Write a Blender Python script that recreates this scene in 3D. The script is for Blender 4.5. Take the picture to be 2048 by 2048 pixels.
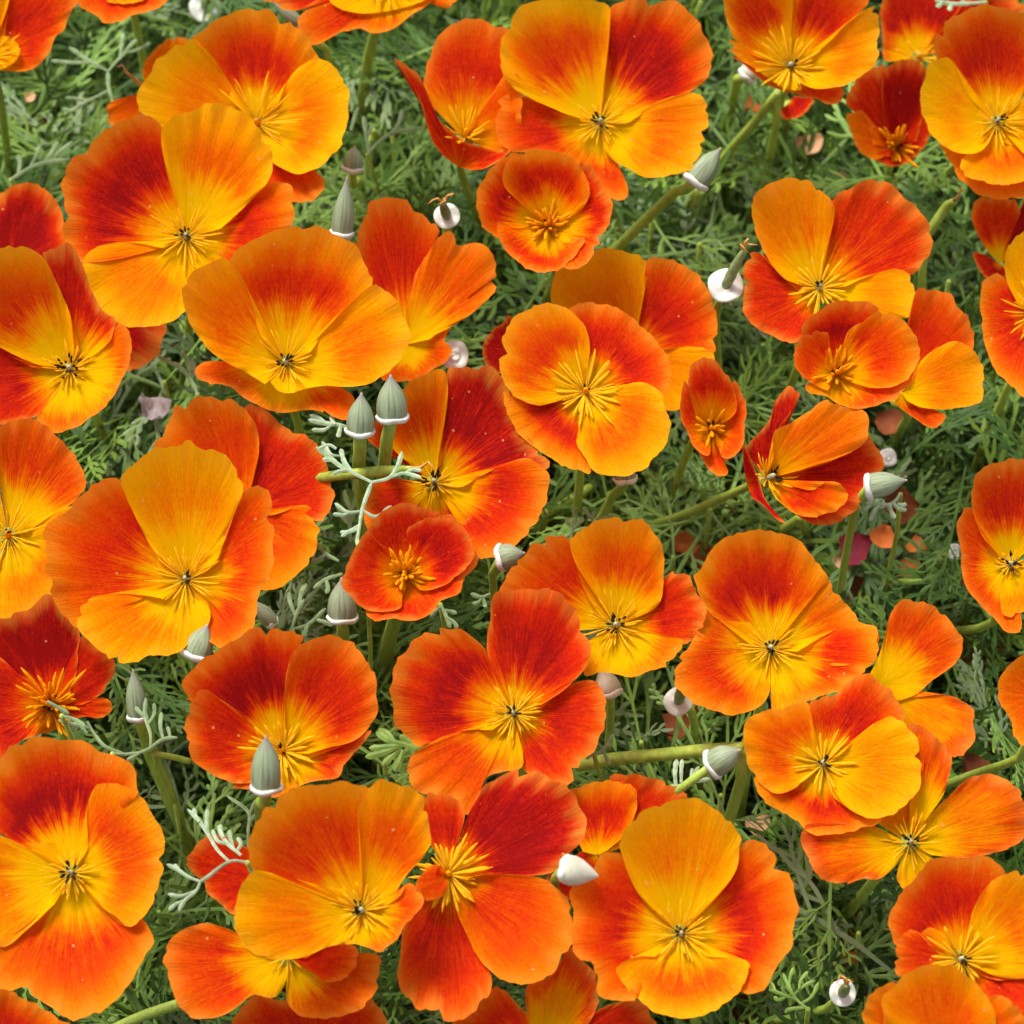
import bpy, math, random
import numpy as np
from mathutils import Vector, Matrix, noise as mnoise

for _o in list(bpy.data.objects):
    bpy.data.objects.remove(_o)
scene = bpy.context.scene
COL = scene.collection

# ------------------------------------------------------------------ camera
PITCH = math.radians(60)          # the camera looks down at the flower bed at 60 degrees
W, D = 0.32, 1.20                 # frame width in metres at the focus distance
FOCUS = Vector((0, 0, 0.22))
FWD = Vector((0, math.cos(PITCH), -math.sin(PITCH)))
UP = Vector((0, math.sin(PITCH), math.cos(PITCH)))
RIGHT = Vector((1, 0, 0))
CAM = FOCUS - FWD * D
cd = bpy.data.cameras.new('camera')
cam = bpy.data.objects.new('camera', cd)
COL.objects.link(cam)
cam.matrix_world = Matrix.Translation(CAM) @ Matrix((RIGHT, UP, -FWD)).transposed().to_4x4()
cd.sensor_width = 36
cd.lens = 36 * D / W
cd.clip_start, cd.clip_end = 0.05, 200
cd.dof.use_dof = True
cd.dof.focus_distance = D - 0.005
cd.dof.aperture_fstop = 17
scene.camera = cam

# ------------------------------------------------------------------ sky and sun (bright overcast)
SUN_EL, SUN_AZ = math.radians(58), math.radians(-35)
world = bpy.data.worlds.new('World')
scene.world = world
world.use_nodes = True
nt = world.node_tree
bg = nt.nodes['Background']
sky = nt.nodes.new('ShaderNodeTexSky')
sky.sky_type = 'NISHITA'
sky.sun_disc = False
sky.sun_elevation = SUN_EL
sky.sun_rotation = SUN_AZ
sky.air_density, sky.dust_density = 1.0, 3.0
# thin even cloud: the blue of the clear sky is veiled to a soft white
veil = nt.nodes.new('ShaderNodeHueSaturation')
veil.inputs['Saturation'].default_value = 0.30
nt.links.new(sky.outputs[0], veil.inputs['Color'])
nt.links.new(veil.outputs[0], bg.inputs[0])
bg.inputs[1].default_value = 0.12
sl = bpy.data.lights.new('sun', 'SUN')
sl.energy = 2.2
sl.angle = math.radians(20)
sl.color = (1.0, 0.96, 0.90)
sun = bpy.data.objects.new('sun', sl)
COL.objects.link(sun)
_sd = Vector((math.sin(SUN_AZ) * math.cos(SUN_EL), math.cos(SUN_AZ) * math.cos(SUN_EL), math.sin(SUN_EL)))
sun.rotation_euler = (-_sd).to_track_quat('-Z', 'Y').to_euler()
sun.location = _sd * 5
scene.view_settings.view_transform = 'Standard'
scene.view_settings.look = 'None'
scene.view_settings.gamma = 1
scene.view_settings.use_curve_mapping = False
scene.view_settings.exposure = 0.92
scene.cycles.max_bounces = 5
scene.cycles.diffuse_bounces = 3
scene.cycles.use_adaptive_sampling = True
scene.cycles.adaptive_threshold = 0.02
scene.cycles.transmission_bounces = 6

# ------------------------------------------------------------------ pixel <-> world
K1 = 700 / 1932
TILES = {'00': (0, 0), '10': (680, 0), '20': (1348, 0), '01': (0, 680), '11': (680, 680), '21': (1348, 680),
         '02': (0, 1348), '12': (680, 1348), '22': (1348, 1348)}
def src(tile, x, y):
    if tile == 'F':
        return x * 2048 / 1932, y * 2048 / 1932
    ox, oy = TILES[tile]
    return ox + x * K1, oy + y * K1
def ray(px, py, d):
    x = (px / 2048 - .5) * W; y = (.5 - py / 2048) * W
    return CAM + RIGHT * (x * d / D) + UP * (y * d / D) + FWD * d
def depth_at_z(px, py, z):
    a = ray(px, py, 1.0) - CAM
    return (z - CAM.z) / a.z
def atz(px, py, z):
    return ray(px, py, depth_at_z(px, py, z))
MPP = W / 2048                    # metres per photograph pixel at the focus distance

# ------------------------------------------------------------------ objects
def mesh_obj(name, verts, faces, mat, parent=None, smooth=True, uvs=None):
    off = parent.location if parent is not None else Vector((0, 0, 0))
    me = bpy.data.meshes.new(name)
    me.from_pydata([(v[0] - off[0], v[1] - off[1], v[2] - off[2]) for v in verts], [], faces)
    if uvs:
        li = np.empty(len(me.loops), dtype=np.int32)
        me.loops.foreach_get('vertex_index', li)
        for un, arr in uvs.items():
            lay = me.uv_layers.new(name=un)
            lay.data.foreach_set('uv', np.asarray(arr, dtype=np.float32)[li].ravel())
    if smooth:
        me.polygons.foreach_set('use_smooth', [True] * len(me.polygons))
    me.update()
    if mat is not None:
        me.materials.append(mat)
    o = bpy.data.objects.new(name, me)
    COL.objects.link(o)
    if parent is not None:
        o.parent = parent
    return o
def empty(name, loc):
    o = bpy.data.objects.new(name, None)
    o.empty_display_size = 0.01
    o.location = loc
    COL.objects.link(o)
    return o
def tag(o, label, cat, group=None):
    o['label'] = label; o['category'] = cat
    if group: o['group'] = group
    return o

class MB:
    def __init__(s): s.v = []; s.f = []
    def tube(s, pts, radii, n=6, cap=True):
        pts = [Vector(p) for p in pts]
        b = len(s.v); ref = None
        for i, p in enumerate(pts):
            t = (pts[min(i + 1, len(pts) - 1)] - pts[max(i - 1, 0)])
            t = t.normalized() if t.length > 1e-9 else Vector((0, 0, 1))
            if ref is None:
                ref = t.orthogonal().normalized()
            ref = (ref - t * ref.dot(t))
            ref = ref.normalized() if ref.length > 1e-6 else t.orthogonal().normalized()
            q = t.cross(ref)
            for k in range(n):
                a = 2 * math.pi * k / n
                s.v.append(p + (ref * math.cos(a) + q * math.sin(a)) * radii[i])
        for i in range(len(pts) - 1):
            for k in range(n):
                k2 = (k + 1) % n
                s.f.append((b + i * n + k, b + i * n + k2, b + (i + 1) * n + k2, b + (i + 1) * n + k))
        if cap:
            s.f.append(tuple(b + k for k in reversed(range(n))))
            s.f.append(tuple(b + (len(pts) - 1) * n + k for k in range(n)))
    def ribbon(s, pts, widths, side, crease=0.25):
        """thin leaf lobe: creased strip along pts; side = across direction"""
        pts = [Vector(p) for p in pts]; b = len(s.v); m = len(pts)
        for i, p in enumerate(pts):
            t = (pts[min(i + 1, m - 1)] - pts[max(i - 1, 0)]).normalized()
            sd = (side - t * side.dot(t)).normalized()
            nn = t.cross(sd)
            w = widths[i] / 2
            s.v += [p - sd * w, p - nn * (w * 2 * crease), p + sd * w]
        for i in range(m - 1):
            a = b + 3 * i
            s.f += [(a, a + 1, a + 4, a + 3), (a + 1, a + 2, a + 5, a + 4)]
    def build(s, name, mat, parent=None, smooth=True):
        return mesh_obj(name, s.v, s.f, mat, parent, smooth)

def catmull(pts, n, closed=False):
    """n points evenly spaced by length on a Catmull-Rom spline through pts (arrays)"""
    P = np.asarray(pts, float)
    Q = np.vstack([2 * P[0] - P[1], P, 2 * P[-1] - P[-2]])
    out = []
    for i in range(1, len(Q) - 2):
        p0, p1, p2, p3 = Q[i - 1], Q[i], Q[i + 1], Q[i + 2]
        t = np.linspace(0, 1, 12, endpoint=False)[:, None]
        out.append(.5 * (2 * p1 + (p2 - p0) * t + (2 * p0 - 5 * p1 + 4 * p2 - p3) * t ** 2 + (3 * p1 - p0 - 3 * p2 + p3) * t ** 3))
    out.append(P[-1][None]); C = np.vstack(out)
    L = np.r_[0, np.cumsum(np.linalg.norm(np.diff(C, axis=0), axis=1))]
    tt = np.linspace(0, L[-1], n)
    return np.stack([np.interp(tt, L, C[:, k]) for k in range(C.shape[1])], 1)
def pts_of(s):
    return [tuple(float(a) for a in p.split(',')) for p in s.split()]

# ------------------------------------------------------------------ materials
def new_mat(name):
    m = bpy.data.materials.new(name); m.use_nodes = True
    t = m.node_tree; t.nodes.clear()
    return m, t, t.nodes, t.links
def out_mix(t, col, rough, transl, bump=None, spec=0.3, tcol=None):
    N, L = t.nodes, t.links
    o = N.new('ShaderNodeOutputMaterial'); p = N.new('ShaderNodeBsdfPrincipled')
    L.new(col, p.inputs['Base Color'])
    p.inputs['Roughness'].default_value = rough
    p.inputs['Specular IOR Level'].default_value = spec
    if bump is not None: L.new(bump, p.inputs['Normal'])
    if transl > 0:
        tr = N.new('ShaderNodeBsdfTranslucent'); L.new(tcol or col, tr.inputs['Color'])
        if bump is not None: L.new(bump, tr.inputs['Normal'])
        mx = N.new('ShaderNodeMixShader'); mx.inputs[0].default_value = transl
        L.new(p.outputs[0], mx.inputs[1]); L.new(tr.outputs[0], mx.inputs[2]); L.new(mx.outputs[0], o.inputs[0])
    else:
        L.new(p.outputs[0], o.inputs[0])
    return p
def math_node(t, op, a, b=None, c=None, clamp=False):
    n = t.nodes.new('ShaderNodeMath'); n.operation = op; n.use_clamp = clamp
    for i, x in enumerate((a, b, c)):
        if x is None: continue
        if isinstance(x, (int, float)): n.inputs[i].default_value = x
        else: t.links.new(x, n.inputs[i])
    return n.outputs[0]
def sstep(t, lo, hi, x):
    n = t.nodes.new('ShaderNodeMapRange'); n.interpolation_type = 'SMOOTHSTEP'
    for i, v in ((0, x), (1, lo), (2, hi)):
        if isinstance(v, (int, float)): n.inputs[i].default_value = v
        else: t.links.new(v, n.inputs[i])
    n.inputs[3].default_value = 0; n.inputs[4].default_value = 1
    return n.outputs[0]
def lerp(t, f, a, b):
    n = t.nodes.new('ShaderNodeMix'); n.data_type = 'FLOAT'
    for i, x in ((0, f), (2, a), (3, b)):
        if isinstance(x, (int, float)): n.inputs[i].default_value = x
        else: t.links.new(x, n.inputs[i])
    return n.outputs[0]
def cmix(t, f, a, b, mode='MIX'):
    n = t.nodes.new('ShaderNodeMix'); n.data_type = 'RGBA'; n.blend_type = mode
    for i, x in ((0, f), (6, a), (7, b)):
        if isinstance(x, (int, float)): n.inputs[i].default_value = x
        elif isinstance(x, tuple): n.inputs[i].default_value = (*x, 1)
        else: t.links.new(x, n.inputs[i])
    return n.outputs[2]
def noise(t, vec, scale, detail=3, rough=.5):
    n = t.nodes.new('ShaderNodeTexNoise')
    n.inputs['Scale'].default_value = scale; n.inputs['Detail'].default_value = detail
    n.inputs['Roughness'].default_value = rough
    if vec is not None: t.links.new(vec, n.inputs['Vector'])
    return n.outputs['Fac']
def ramp(t, f, stops):
    n = t.nodes.new('ShaderNodeValToRGB'); e = n.color_ramp.elements
    while len(e) < len(stops): e.new(.5)
    for i, (p, c) in enumerate(stops): e[i].position = p; e[i].color = (*c, 1)
    t.links.new(f, n.inputs[0]); return n.outputs[0]
def objco(t):
    return t.nodes.new('ShaderNodeTexCoord').outputs['Object']

def petal_material():
    m, t, N, L = new_mat('poppy_petal')
    def uv(name):
        n = N.new('ShaderNodeUVMap'); n.uv_map = name
        s = N.new('ShaderNodeSeparateXYZ'); L.new(n.outputs[0], s.inputs[0]); return s.outputs[0], s.outputs[1]
    rho, v = uv('pet'); u, seed = uv('mar'); peak, edge = uv('ca'); side, yb = uv('cb'); b0, _z = uv('cc')
    def vec(x, y, z):
        c = N.new('ShaderNodeCombineXYZ')
        for i, q in enumerate((x, y, z)):
            if isinstance(q, (int, float)): c.inputs[i].default_value = q
            else: L.new(q, c.inputs[i])
        return c.outputs[0]
    mul = lambda a, b: math_node(t, 'MULTIPLY', a, b)
    add = lambda a, b: math_node(t, 'ADD', a, b)
    sub = lambda a, b: math_node(t, 'SUBTRACT', a, b)
    sd = mul(seed, 37.0)
    coarse = sub(noise(t, vec(mul(v, 9.0), mul(rho, 1.3), sd), 1.0, 3, .6), .5)
    fine = sub(noise(t, vec(mul(v, 62.0), mul(rho, 5.0), sd), 1.0, 3, .7), .5)
    grain = sub(noise(t, objco(t), 900.0, 2, .7), .5)
    patch = sub(noise(t, objco(t), 95.0, 3, .6), .5)
    blot = sub(noise(t, vec(mul(v, 1.7), mul(rho, 2.4), add(sd, 5.0)), 1.0, 2, .5), .5)
    av = math_node(t, 'ABSOLUTE', v)
    av = add(av, add(mul(blot, .35), mul(coarse, .22)))
    rr = add(rho, add(mul(fine, .26), add(mul(coarse, .24), mul(patch, .22))))
    uu = add(u, add(mul(blot, .46), add(mul(coarse, .34), add(mul(fine, .26), mul(patch, .24)))))
    b = sstep(t, sub(yb, .19), add(yb, .22), rr)
    e = sstep(t, .58, 1.10, uu)
    s = sstep(t, .34, 1.0, av)
    red = lerp(t, s, lerp(t, e, peak, edge), lerp(t, e, side, edge))
    red = add(red, add(mul(coarse, .28), add(add(mul(fine, .46), mul(grain, .26)), add(mul(blot, .18), mul(patch, .14)))))
    red = lerp(t, b, add(b0, mul(fine, .2)), red)  # base tone; in cup poppies a redder value paints in their inner shade
    red = math_node(t, 'MAXIMUM', red, 0.0)
    col = ramp(t, red, [(0, (.98, .56, .001)), (.24, (.97, .43, .001)), (.42, (.95, .265, .001)), (.62, (.88, .115, .002)),
                        (.80, (.76, .032, .004)), (.92, (.56, .014, .007)), (1, (.36, .008, .008))])
    # the thin margin is a little paler and pinker
    rim = mul(sstep(t, .84, 1.05, add(u, add(mul(fine, .16), mul(coarse, .30)))), math_node(t, 'MULTIPLY', red, .75, clamp=True))
    col = cmix(t, rim, col, (.96, .37, .045))
    # dust and pollen specks
    vo = N.new('ShaderNodeTexVoronoi'); vo.inputs['Scale'].default_value = 210; L.new(objco(t), vo.inputs['Vector'])
    rnd = N.new('ShaderNodeSeparateColor'); L.new(vo.outputs['Color'], rnd.inputs[0])
    dot = mul(math_node(t, 'LESS_THAN', vo.outputs['Distance'], mul(rnd.outputs[1], .10)), math_node(t, 'LESS_THAN', rnd.outputs[0], .5))
    col = cmix(t, mul(dot, .75), col, (.95, .45, .16))
    bmp = N.new('ShaderNodeBump'); bmp.inputs['Strength'].default_value = .6; bmp.inputs['Distance'].default_value = .0007
    hgt = add(add(fine, mul(coarse, 1.2)), mul(dot, .8))
    L.new(hgt, bmp.inputs['Height'])
    p = out_mix(t, col, .65, .42, bmp.outputs[0], .02)
    return m
def simple_mat(name, c1, c2, scale=300, rough=.55, transl=0., spec=.3, bump=.0, stretch=None, random_tint=0.):
    m, t, N, L = new_mat(name)
    co = objco(t)
    if stretch:
        mp = N.new('ShaderNodeMapping'); mp.inputs['Scale'].default_value = stretch; L.new(co, mp.inputs[0]); co = mp.outputs[0]
    f = noise(t, co, scale, 3)
    col = ramp(t, f, [(.3, c1), (.7, c2)])
    if random_tint:
        oi = N.new('ShaderNodeObjectInfo')
        hs = N.new('ShaderNodeHueSaturation'); L.new(col, hs.inputs['Color'])
        L.new(math_node(t, 'MULTIPLY_ADD', oi.outputs['Random'], random_tint, 1 - random_tint / 2), hs.inputs['Value'])
        col = hs.outputs[0]
    bo = None
    if bump:
        b = N.new('ShaderNodeBump'); b.inputs['Strength'].default_value = bump; b.inputs['Distance'].default_value = .0005
        L.new(f, b.inputs['Height']); bo = b.outputs[0]
    out_mix(t, col, rough, transl, bo, spec)
    return m
M = {
    'petal': petal_material(),
    'stamen': simple_mat('stamen_yellow', (.98, .58, .008), (.99, .68, .03), 900, .6, .5, .05),
    'stamen_gold': simple_mat('stamen_gold', (.86, .30, .003), (.97, .47, .008), 900, .6, .3, .05),
    'dark': simple_mat('dark_anther', (.010, .007, .005), (.045, .026, .010), 1500, .8, 0., .05),
    'pistil': simple_mat('pistil_grey_green', (.30, .33, .16), (.50, .50, .30), 1200, .6),
    'stem': simple_mat('flower_stem', (.22, .33, .038), (.37, .47, .075), 250, .5, .0, .35, .2, (4, 4, .6), .3),
    'rib': simple_mat('ribbed_stem', (.20, .28, .03), (.40, .46, .07), 420, .5, .0, .35, .3),
    'leaf': simple_mat('feathery_leaf', (.095, .20, .024), (.22, .34, .065), 160, .55, .15, .35, 0, None, .7),
    'leaf_pale': simple_mat('pale_leaf', (.22, .34, .17), (.42, .50, .33), 520, .55, .15, .35),
    'leaf_grey': simple_mat('grey_leaf', (.13, .21, .08), (.25, .33, .16), 300, .6, .15, .3),
    'bed': None,
    'bud': None, 'rimw': simple_mat('white_rim', (.68, .68, .58), (.82, .83, .76), 500, .6, .15),
    'cream': simple_mat('cream_cap', (.52, .48, .36), (.68, .64, .51), 260, .6, .2),
    'pod': simple_mat('seed_pod', (.15, .20, .07), (.30, .33, .12), 500, .55),
    'tan': simple_mat('dry_tip', (.55, .22, .04), (.70, .38, .12), 700, .7),
    'soil': simple_mat('dark_soil', (.016, .011, .007), (.055, .035, .020), 90, .95, 0, .1, .8),
    'litter': simple_mat('fallen_petal', (.30, .06, .012), (.48, .14, .025), 120, .7, .2, .2, 0, None, .7),
    'litter_dark': simple_mat('withered_petal', (.13, .032, .012), (.26, .075, .02), 120, .8, .1, .2, 0, None, .6),
    'tanpetal': simple_mat('dry_tan_petal', (.50, .26, .12), (.72, .45, .26), 140, .8, .15, .2),
    'magenta': simple_mat('withered_magenta', (.13, .010, .025), (.22, .02, .035), 160, .7, .2, .2),
    'papery': simple_mat('dry_papery', (.42, .36, .38), (.62, .56, .56), 200, .8, .25, .2),
}
def bud_material():
    m, t, N, L = new_mat('bud_cap')
    uvn = N.new('ShaderNodeUVMap'); uvn.uv_map = 'bud'
    s = N.new('ShaderNodeSeparateXYZ'); L.new(uvn.outputs[0], s.inputs[0])
    ang, h = s.outputs[0], s.outputs[1]
    c = N.new('ShaderNodeCombineXYZ')
    L.new(math_node(t, 'MULTIPLY', ang, 34.), c.inputs[0]); L.new(math_node(t, 'MULTIPLY', h, 1.5), c.inputs[1])
    f = noise(t, c.outputs[0], 1., 2)
    col = ramp(t, f, [(.30, (.15, .175, .11)), (.48, (.25, .30, .17)), (.70, (.34, .39, .24))])
    tip = sstep(t, .62, 1., h)
    col = cmix(t, math_node(t, 'MULTIPLY', tip, .5), col, (.24, .17, .21))
    col = cmix(t, sstep(t, .93, 1., h), col, (.72, .36, .36))
    out_mix(t, col, .55, .08, None, .3)
    return m
M['bud'] = bud_material()
def bed_material():
    m, t, N, L = new_mat('foliage_bed')
    a = N.new('ShaderNodeAttribute'); a.attribute_name = 'tint'
    sp = N.new('ShaderNodeSeparateXYZ'); L.new(a.outputs['Vector'], sp.inputs[0])
    f = noise(t, objco(t), 60, 3)
    col = ramp(t, math_node(t, 'MULTIPLY_ADD', f, .5, math_node(t, 'MULTIPLY', sp.outputs[0], .6)),
               [(.12, (.011, .032, .003)), (.5, (.046, .108, .009)), (.88, (.14, .23, .024))])
    col = cmix(t, sp.outputs[1], col, (.20, .25, .12))
    out_mix(t, col, .6, 0, None, .3)
    return m
M['bed'] = bed_material()
# ------------------------------------------------------------------ ground
g = 40
gv = [(-g, -g, 0), (g, -g, 0), (g, g, 0), (-g, g, 0)]
ground = mesh_obj('ground', gv, [(0, 1, 2, 3)], M['soil'], None, False)
ground['kind'] = 'structure'

# ------------------------------------------------------------------ feathery leaf shapes
def leaf_skeleton(rng, length, wide=1.0, lobes=3, pairs=4):
    """list of (polyline 2D, width) in the leaf plane, y = along the leaf"""
    segs = []
    bend = rng.uniform(-.45, .45)
    def rach(t): return (bend * length * t * t, length * t)
    segs.append(([rach(t) for t in np.linspace(0, 1, 5)], .0015 * wide))
    for i in range(pairs):
        t0 = .34 + .60 * i / max(1, pairs - 1) + rng.uniform(-.03, .03)
        for sgn in (-1, 1):
            if rng.random() < .06: continue
            bx, by = rach(min(t0, 1))
            a = math.radians(rng.uniform(34, 58)) * sgn * (1 - .25 * t0) + bend
            l2 = length * (.50 - .30 * t0) * rng.uniform(.8, 1.25)
            c2 = rng.uniform(-.5, .1) * sgn
            def sec(s, bx=bx, by=by, a=a, l2=l2, c2=c2):
                an = a + c2 * s
                return (bx + math.sin(an) * l2 * s, by + math.cos(an) * l2 * s)
            segs.append(([(bx, by), sec(.5), sec(1)], .0013 * wide))
            for k in range(lobes):
                s = .35 + .6 * k / max(1, lobes - 1)
                qx, qy = sec(s)
                for sg2 in (-1, 1):
                    if rng.random() < .12: continue
                    a3 = a + c2 * s + sg2 * math.radians(rng.uniform(24, 46))
                    l3 = l2 * rng.uniform(.26, .48) * (1.1 - .3 * s)
                    a4 = a3 - sg2 * .35
                    m = (qx + math.sin(a3) * l3 * .5, qy + math.cos(a3) * l3 * .5)
                    segs.append(([(qx, qy), m, (m[0] + math.sin(a4) * l3 * .55, m[1] + math.cos(a4) * l3 * .55)], .0014 * wide))
    return segs
def leaf_geom(rng, length, wide, lobes, pairs, detail):
    """leaf as verts and faces, lying along +y, cupped and drooping a little"""
    mb = MB()
    droop = rng.uniform(-.5, .2); cup = rng.uniform(.0, .5); tw = rng.uniform(-.4, .4)
    def lift(p):
        x, y = p; s = y / length
        z = droop * length * s * s + cup * abs(x) + tw * x * s
        return Vector((x, y, z))
    for pl, w in leaf_skeleton(rng, length, wide, lobes, pairs):
        P = [lift(p) for p in pl]
        d = (P[-1] - P[0])
        if d.length < 1e-5: continue
        sd = d.cross(Vector((rng.uniform(-.3, .3), rng.uniform(-.3, .3), 1))).normalized()
        n = len(P)
        if detail:
            C = catmull([tuple(p) for p in P], n + 3)
            mm = len(C)
            ws = [w * min(1, .62 + .6 * i / mm) for i in range(mm)]
            ws[-1] = w * .35
            if mm > 2: ws[-2] = w * .95
            mb.ribbon([Vector(c) for c in C], ws, sd)
        else:
            b = len(mb.v)
            for i, p in enumerate(P):
                ww = w * (.5 if i < n - 1 else .3) * (1.0 if i else .7)
                t = (P[min(i + 1, n - 1)] - P[max(i - 1, 0)]).normalized()
                s2 = (sd - t * sd.dot(t)).normalized()
                mb.v += [p - s2 * ww, p + s2 * ww]
            for i in range(n - 1):
                a = b + 2 * i
                mb.f.append((a, a + 1, a + 3, a + 2))
    return mb

# the dense bed of foliage under the flowers: uncountable, one object
def build_bed():
    rng = random.Random(11); npr = np.random.default_rng(5)
    kinds = []
    for k in range(10):
        mb = leaf_geom(rng, rng.uniform(.036, .056), rng.uniform(.72, 1.05), 3, 4, False)
        kinds.append((np.array([tuple(v) for v in mb.v]), np.array(mb.f)))
    VV, FF, TT = [], [], []; off = 0
    def put(v, f, loc, az, pitch, roll, sc):
        nonlocal off
        R = (Matrix.Rotation(az, 3, 'Z') @ Matrix.Rotation(pitch, 3, 'X') @ Matrix.Rotation(roll, 3, 'Y'))
        R = np.array(R) * sc
        q = v @ R.T + np.array(loc)
        q[:, 2] -= max(0, q[:, 2].max() - npr.uniform(.135, .165))
        VV.append(q); FF.append(f + off); off += len(v)
        gr = npr.uniform(.3, .9) if npr.random() < .10 else 0.
        TT.append(np.tile((npr.random(), gr, 0), (len(v), 1)))
    def field(n, x0, x1, y0, y1):
        for i in range(n):
            x, y = npr.uniform(x0, x1), npr.uniform(y0, y1)
            z = .012 + .138 * npr.random() ** 1.15
            v, f = kinds[npr.integers(len(kinds))]
            put(v, f, (x, y, z), npr.uniform(0, 6.283), npr.uniform(-.15, 1.15), npr.uniform(-.7, .7), npr.uniform(.7, 1.25))
    field(3600, -.27, .27, -.20, .45)
    field(1500, -.8, .8, -.55, 1.0)
    # thin stalks in the mass
    for i in range(620):
        wide = i > 380
        x, y = (npr.uniform(-.8, .8), npr.uniform(-.55, 1.0)) if wide else (npr.uniform(-.27, .27), npr.uniform(-.2, .45))
        h = npr.uniform(.06, .15)
        top = Vector((x + npr.normal(0, .035), y + npr.normal(0, .035), h))
        mid = Vector((x, y, 0)).lerp(top, .5) + Vector((npr.normal(0, .006), npr.normal(0, .006), 0))
        mb = MB(); r = npr.uniform(.0006, .0014)
        mb.tube([(x, y, 0), mid, top], [r, r, r * .7], 4, False)
        VV.append(np.array([tuple(q) for q in mb.v])); FF.append(np.array(mb.f) + off); off += len(mb.v)
        TT.append(np.tile((npr.uniform(.5, 1.4), 0, 0), (len(mb.v), 1)))
    V = np.vstack(VV).astype(np.float32); F = np.vstack(FF).astype(np.int32)
    me = bpy.data.meshes.new('poppy_foliage')
    me.vertices.add(len(V)); me.vertices.foreach_set('co', V.ravel())
    me.loops.add(F.size); me.loops.foreach_set('vertex_index', F.ravel())
    me.polygons.add(len(F))
    me.polygons.foreach_set('loop_start', np.arange(0, F.size, 4, dtype=np.int32))
    me.update(calc_edges=True)
    me.attributes.new('tint', 'FLOAT_VECTOR', 'POINT').data.foreach_set('vector', np.vstack(TT).astype(np.float32).ravel())
    me.materials.append(M['bed'])
    o = bpy.data.objects.new('poppy_foliage', me); COL.objects.link(o)
    o['kind'] = 'stuff'
    tag(o, 'dense feathery green poppy foliage filling the bed under the orange flowers', 'foliage')
    print('bed faces', len(F))
build_bed()

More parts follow.
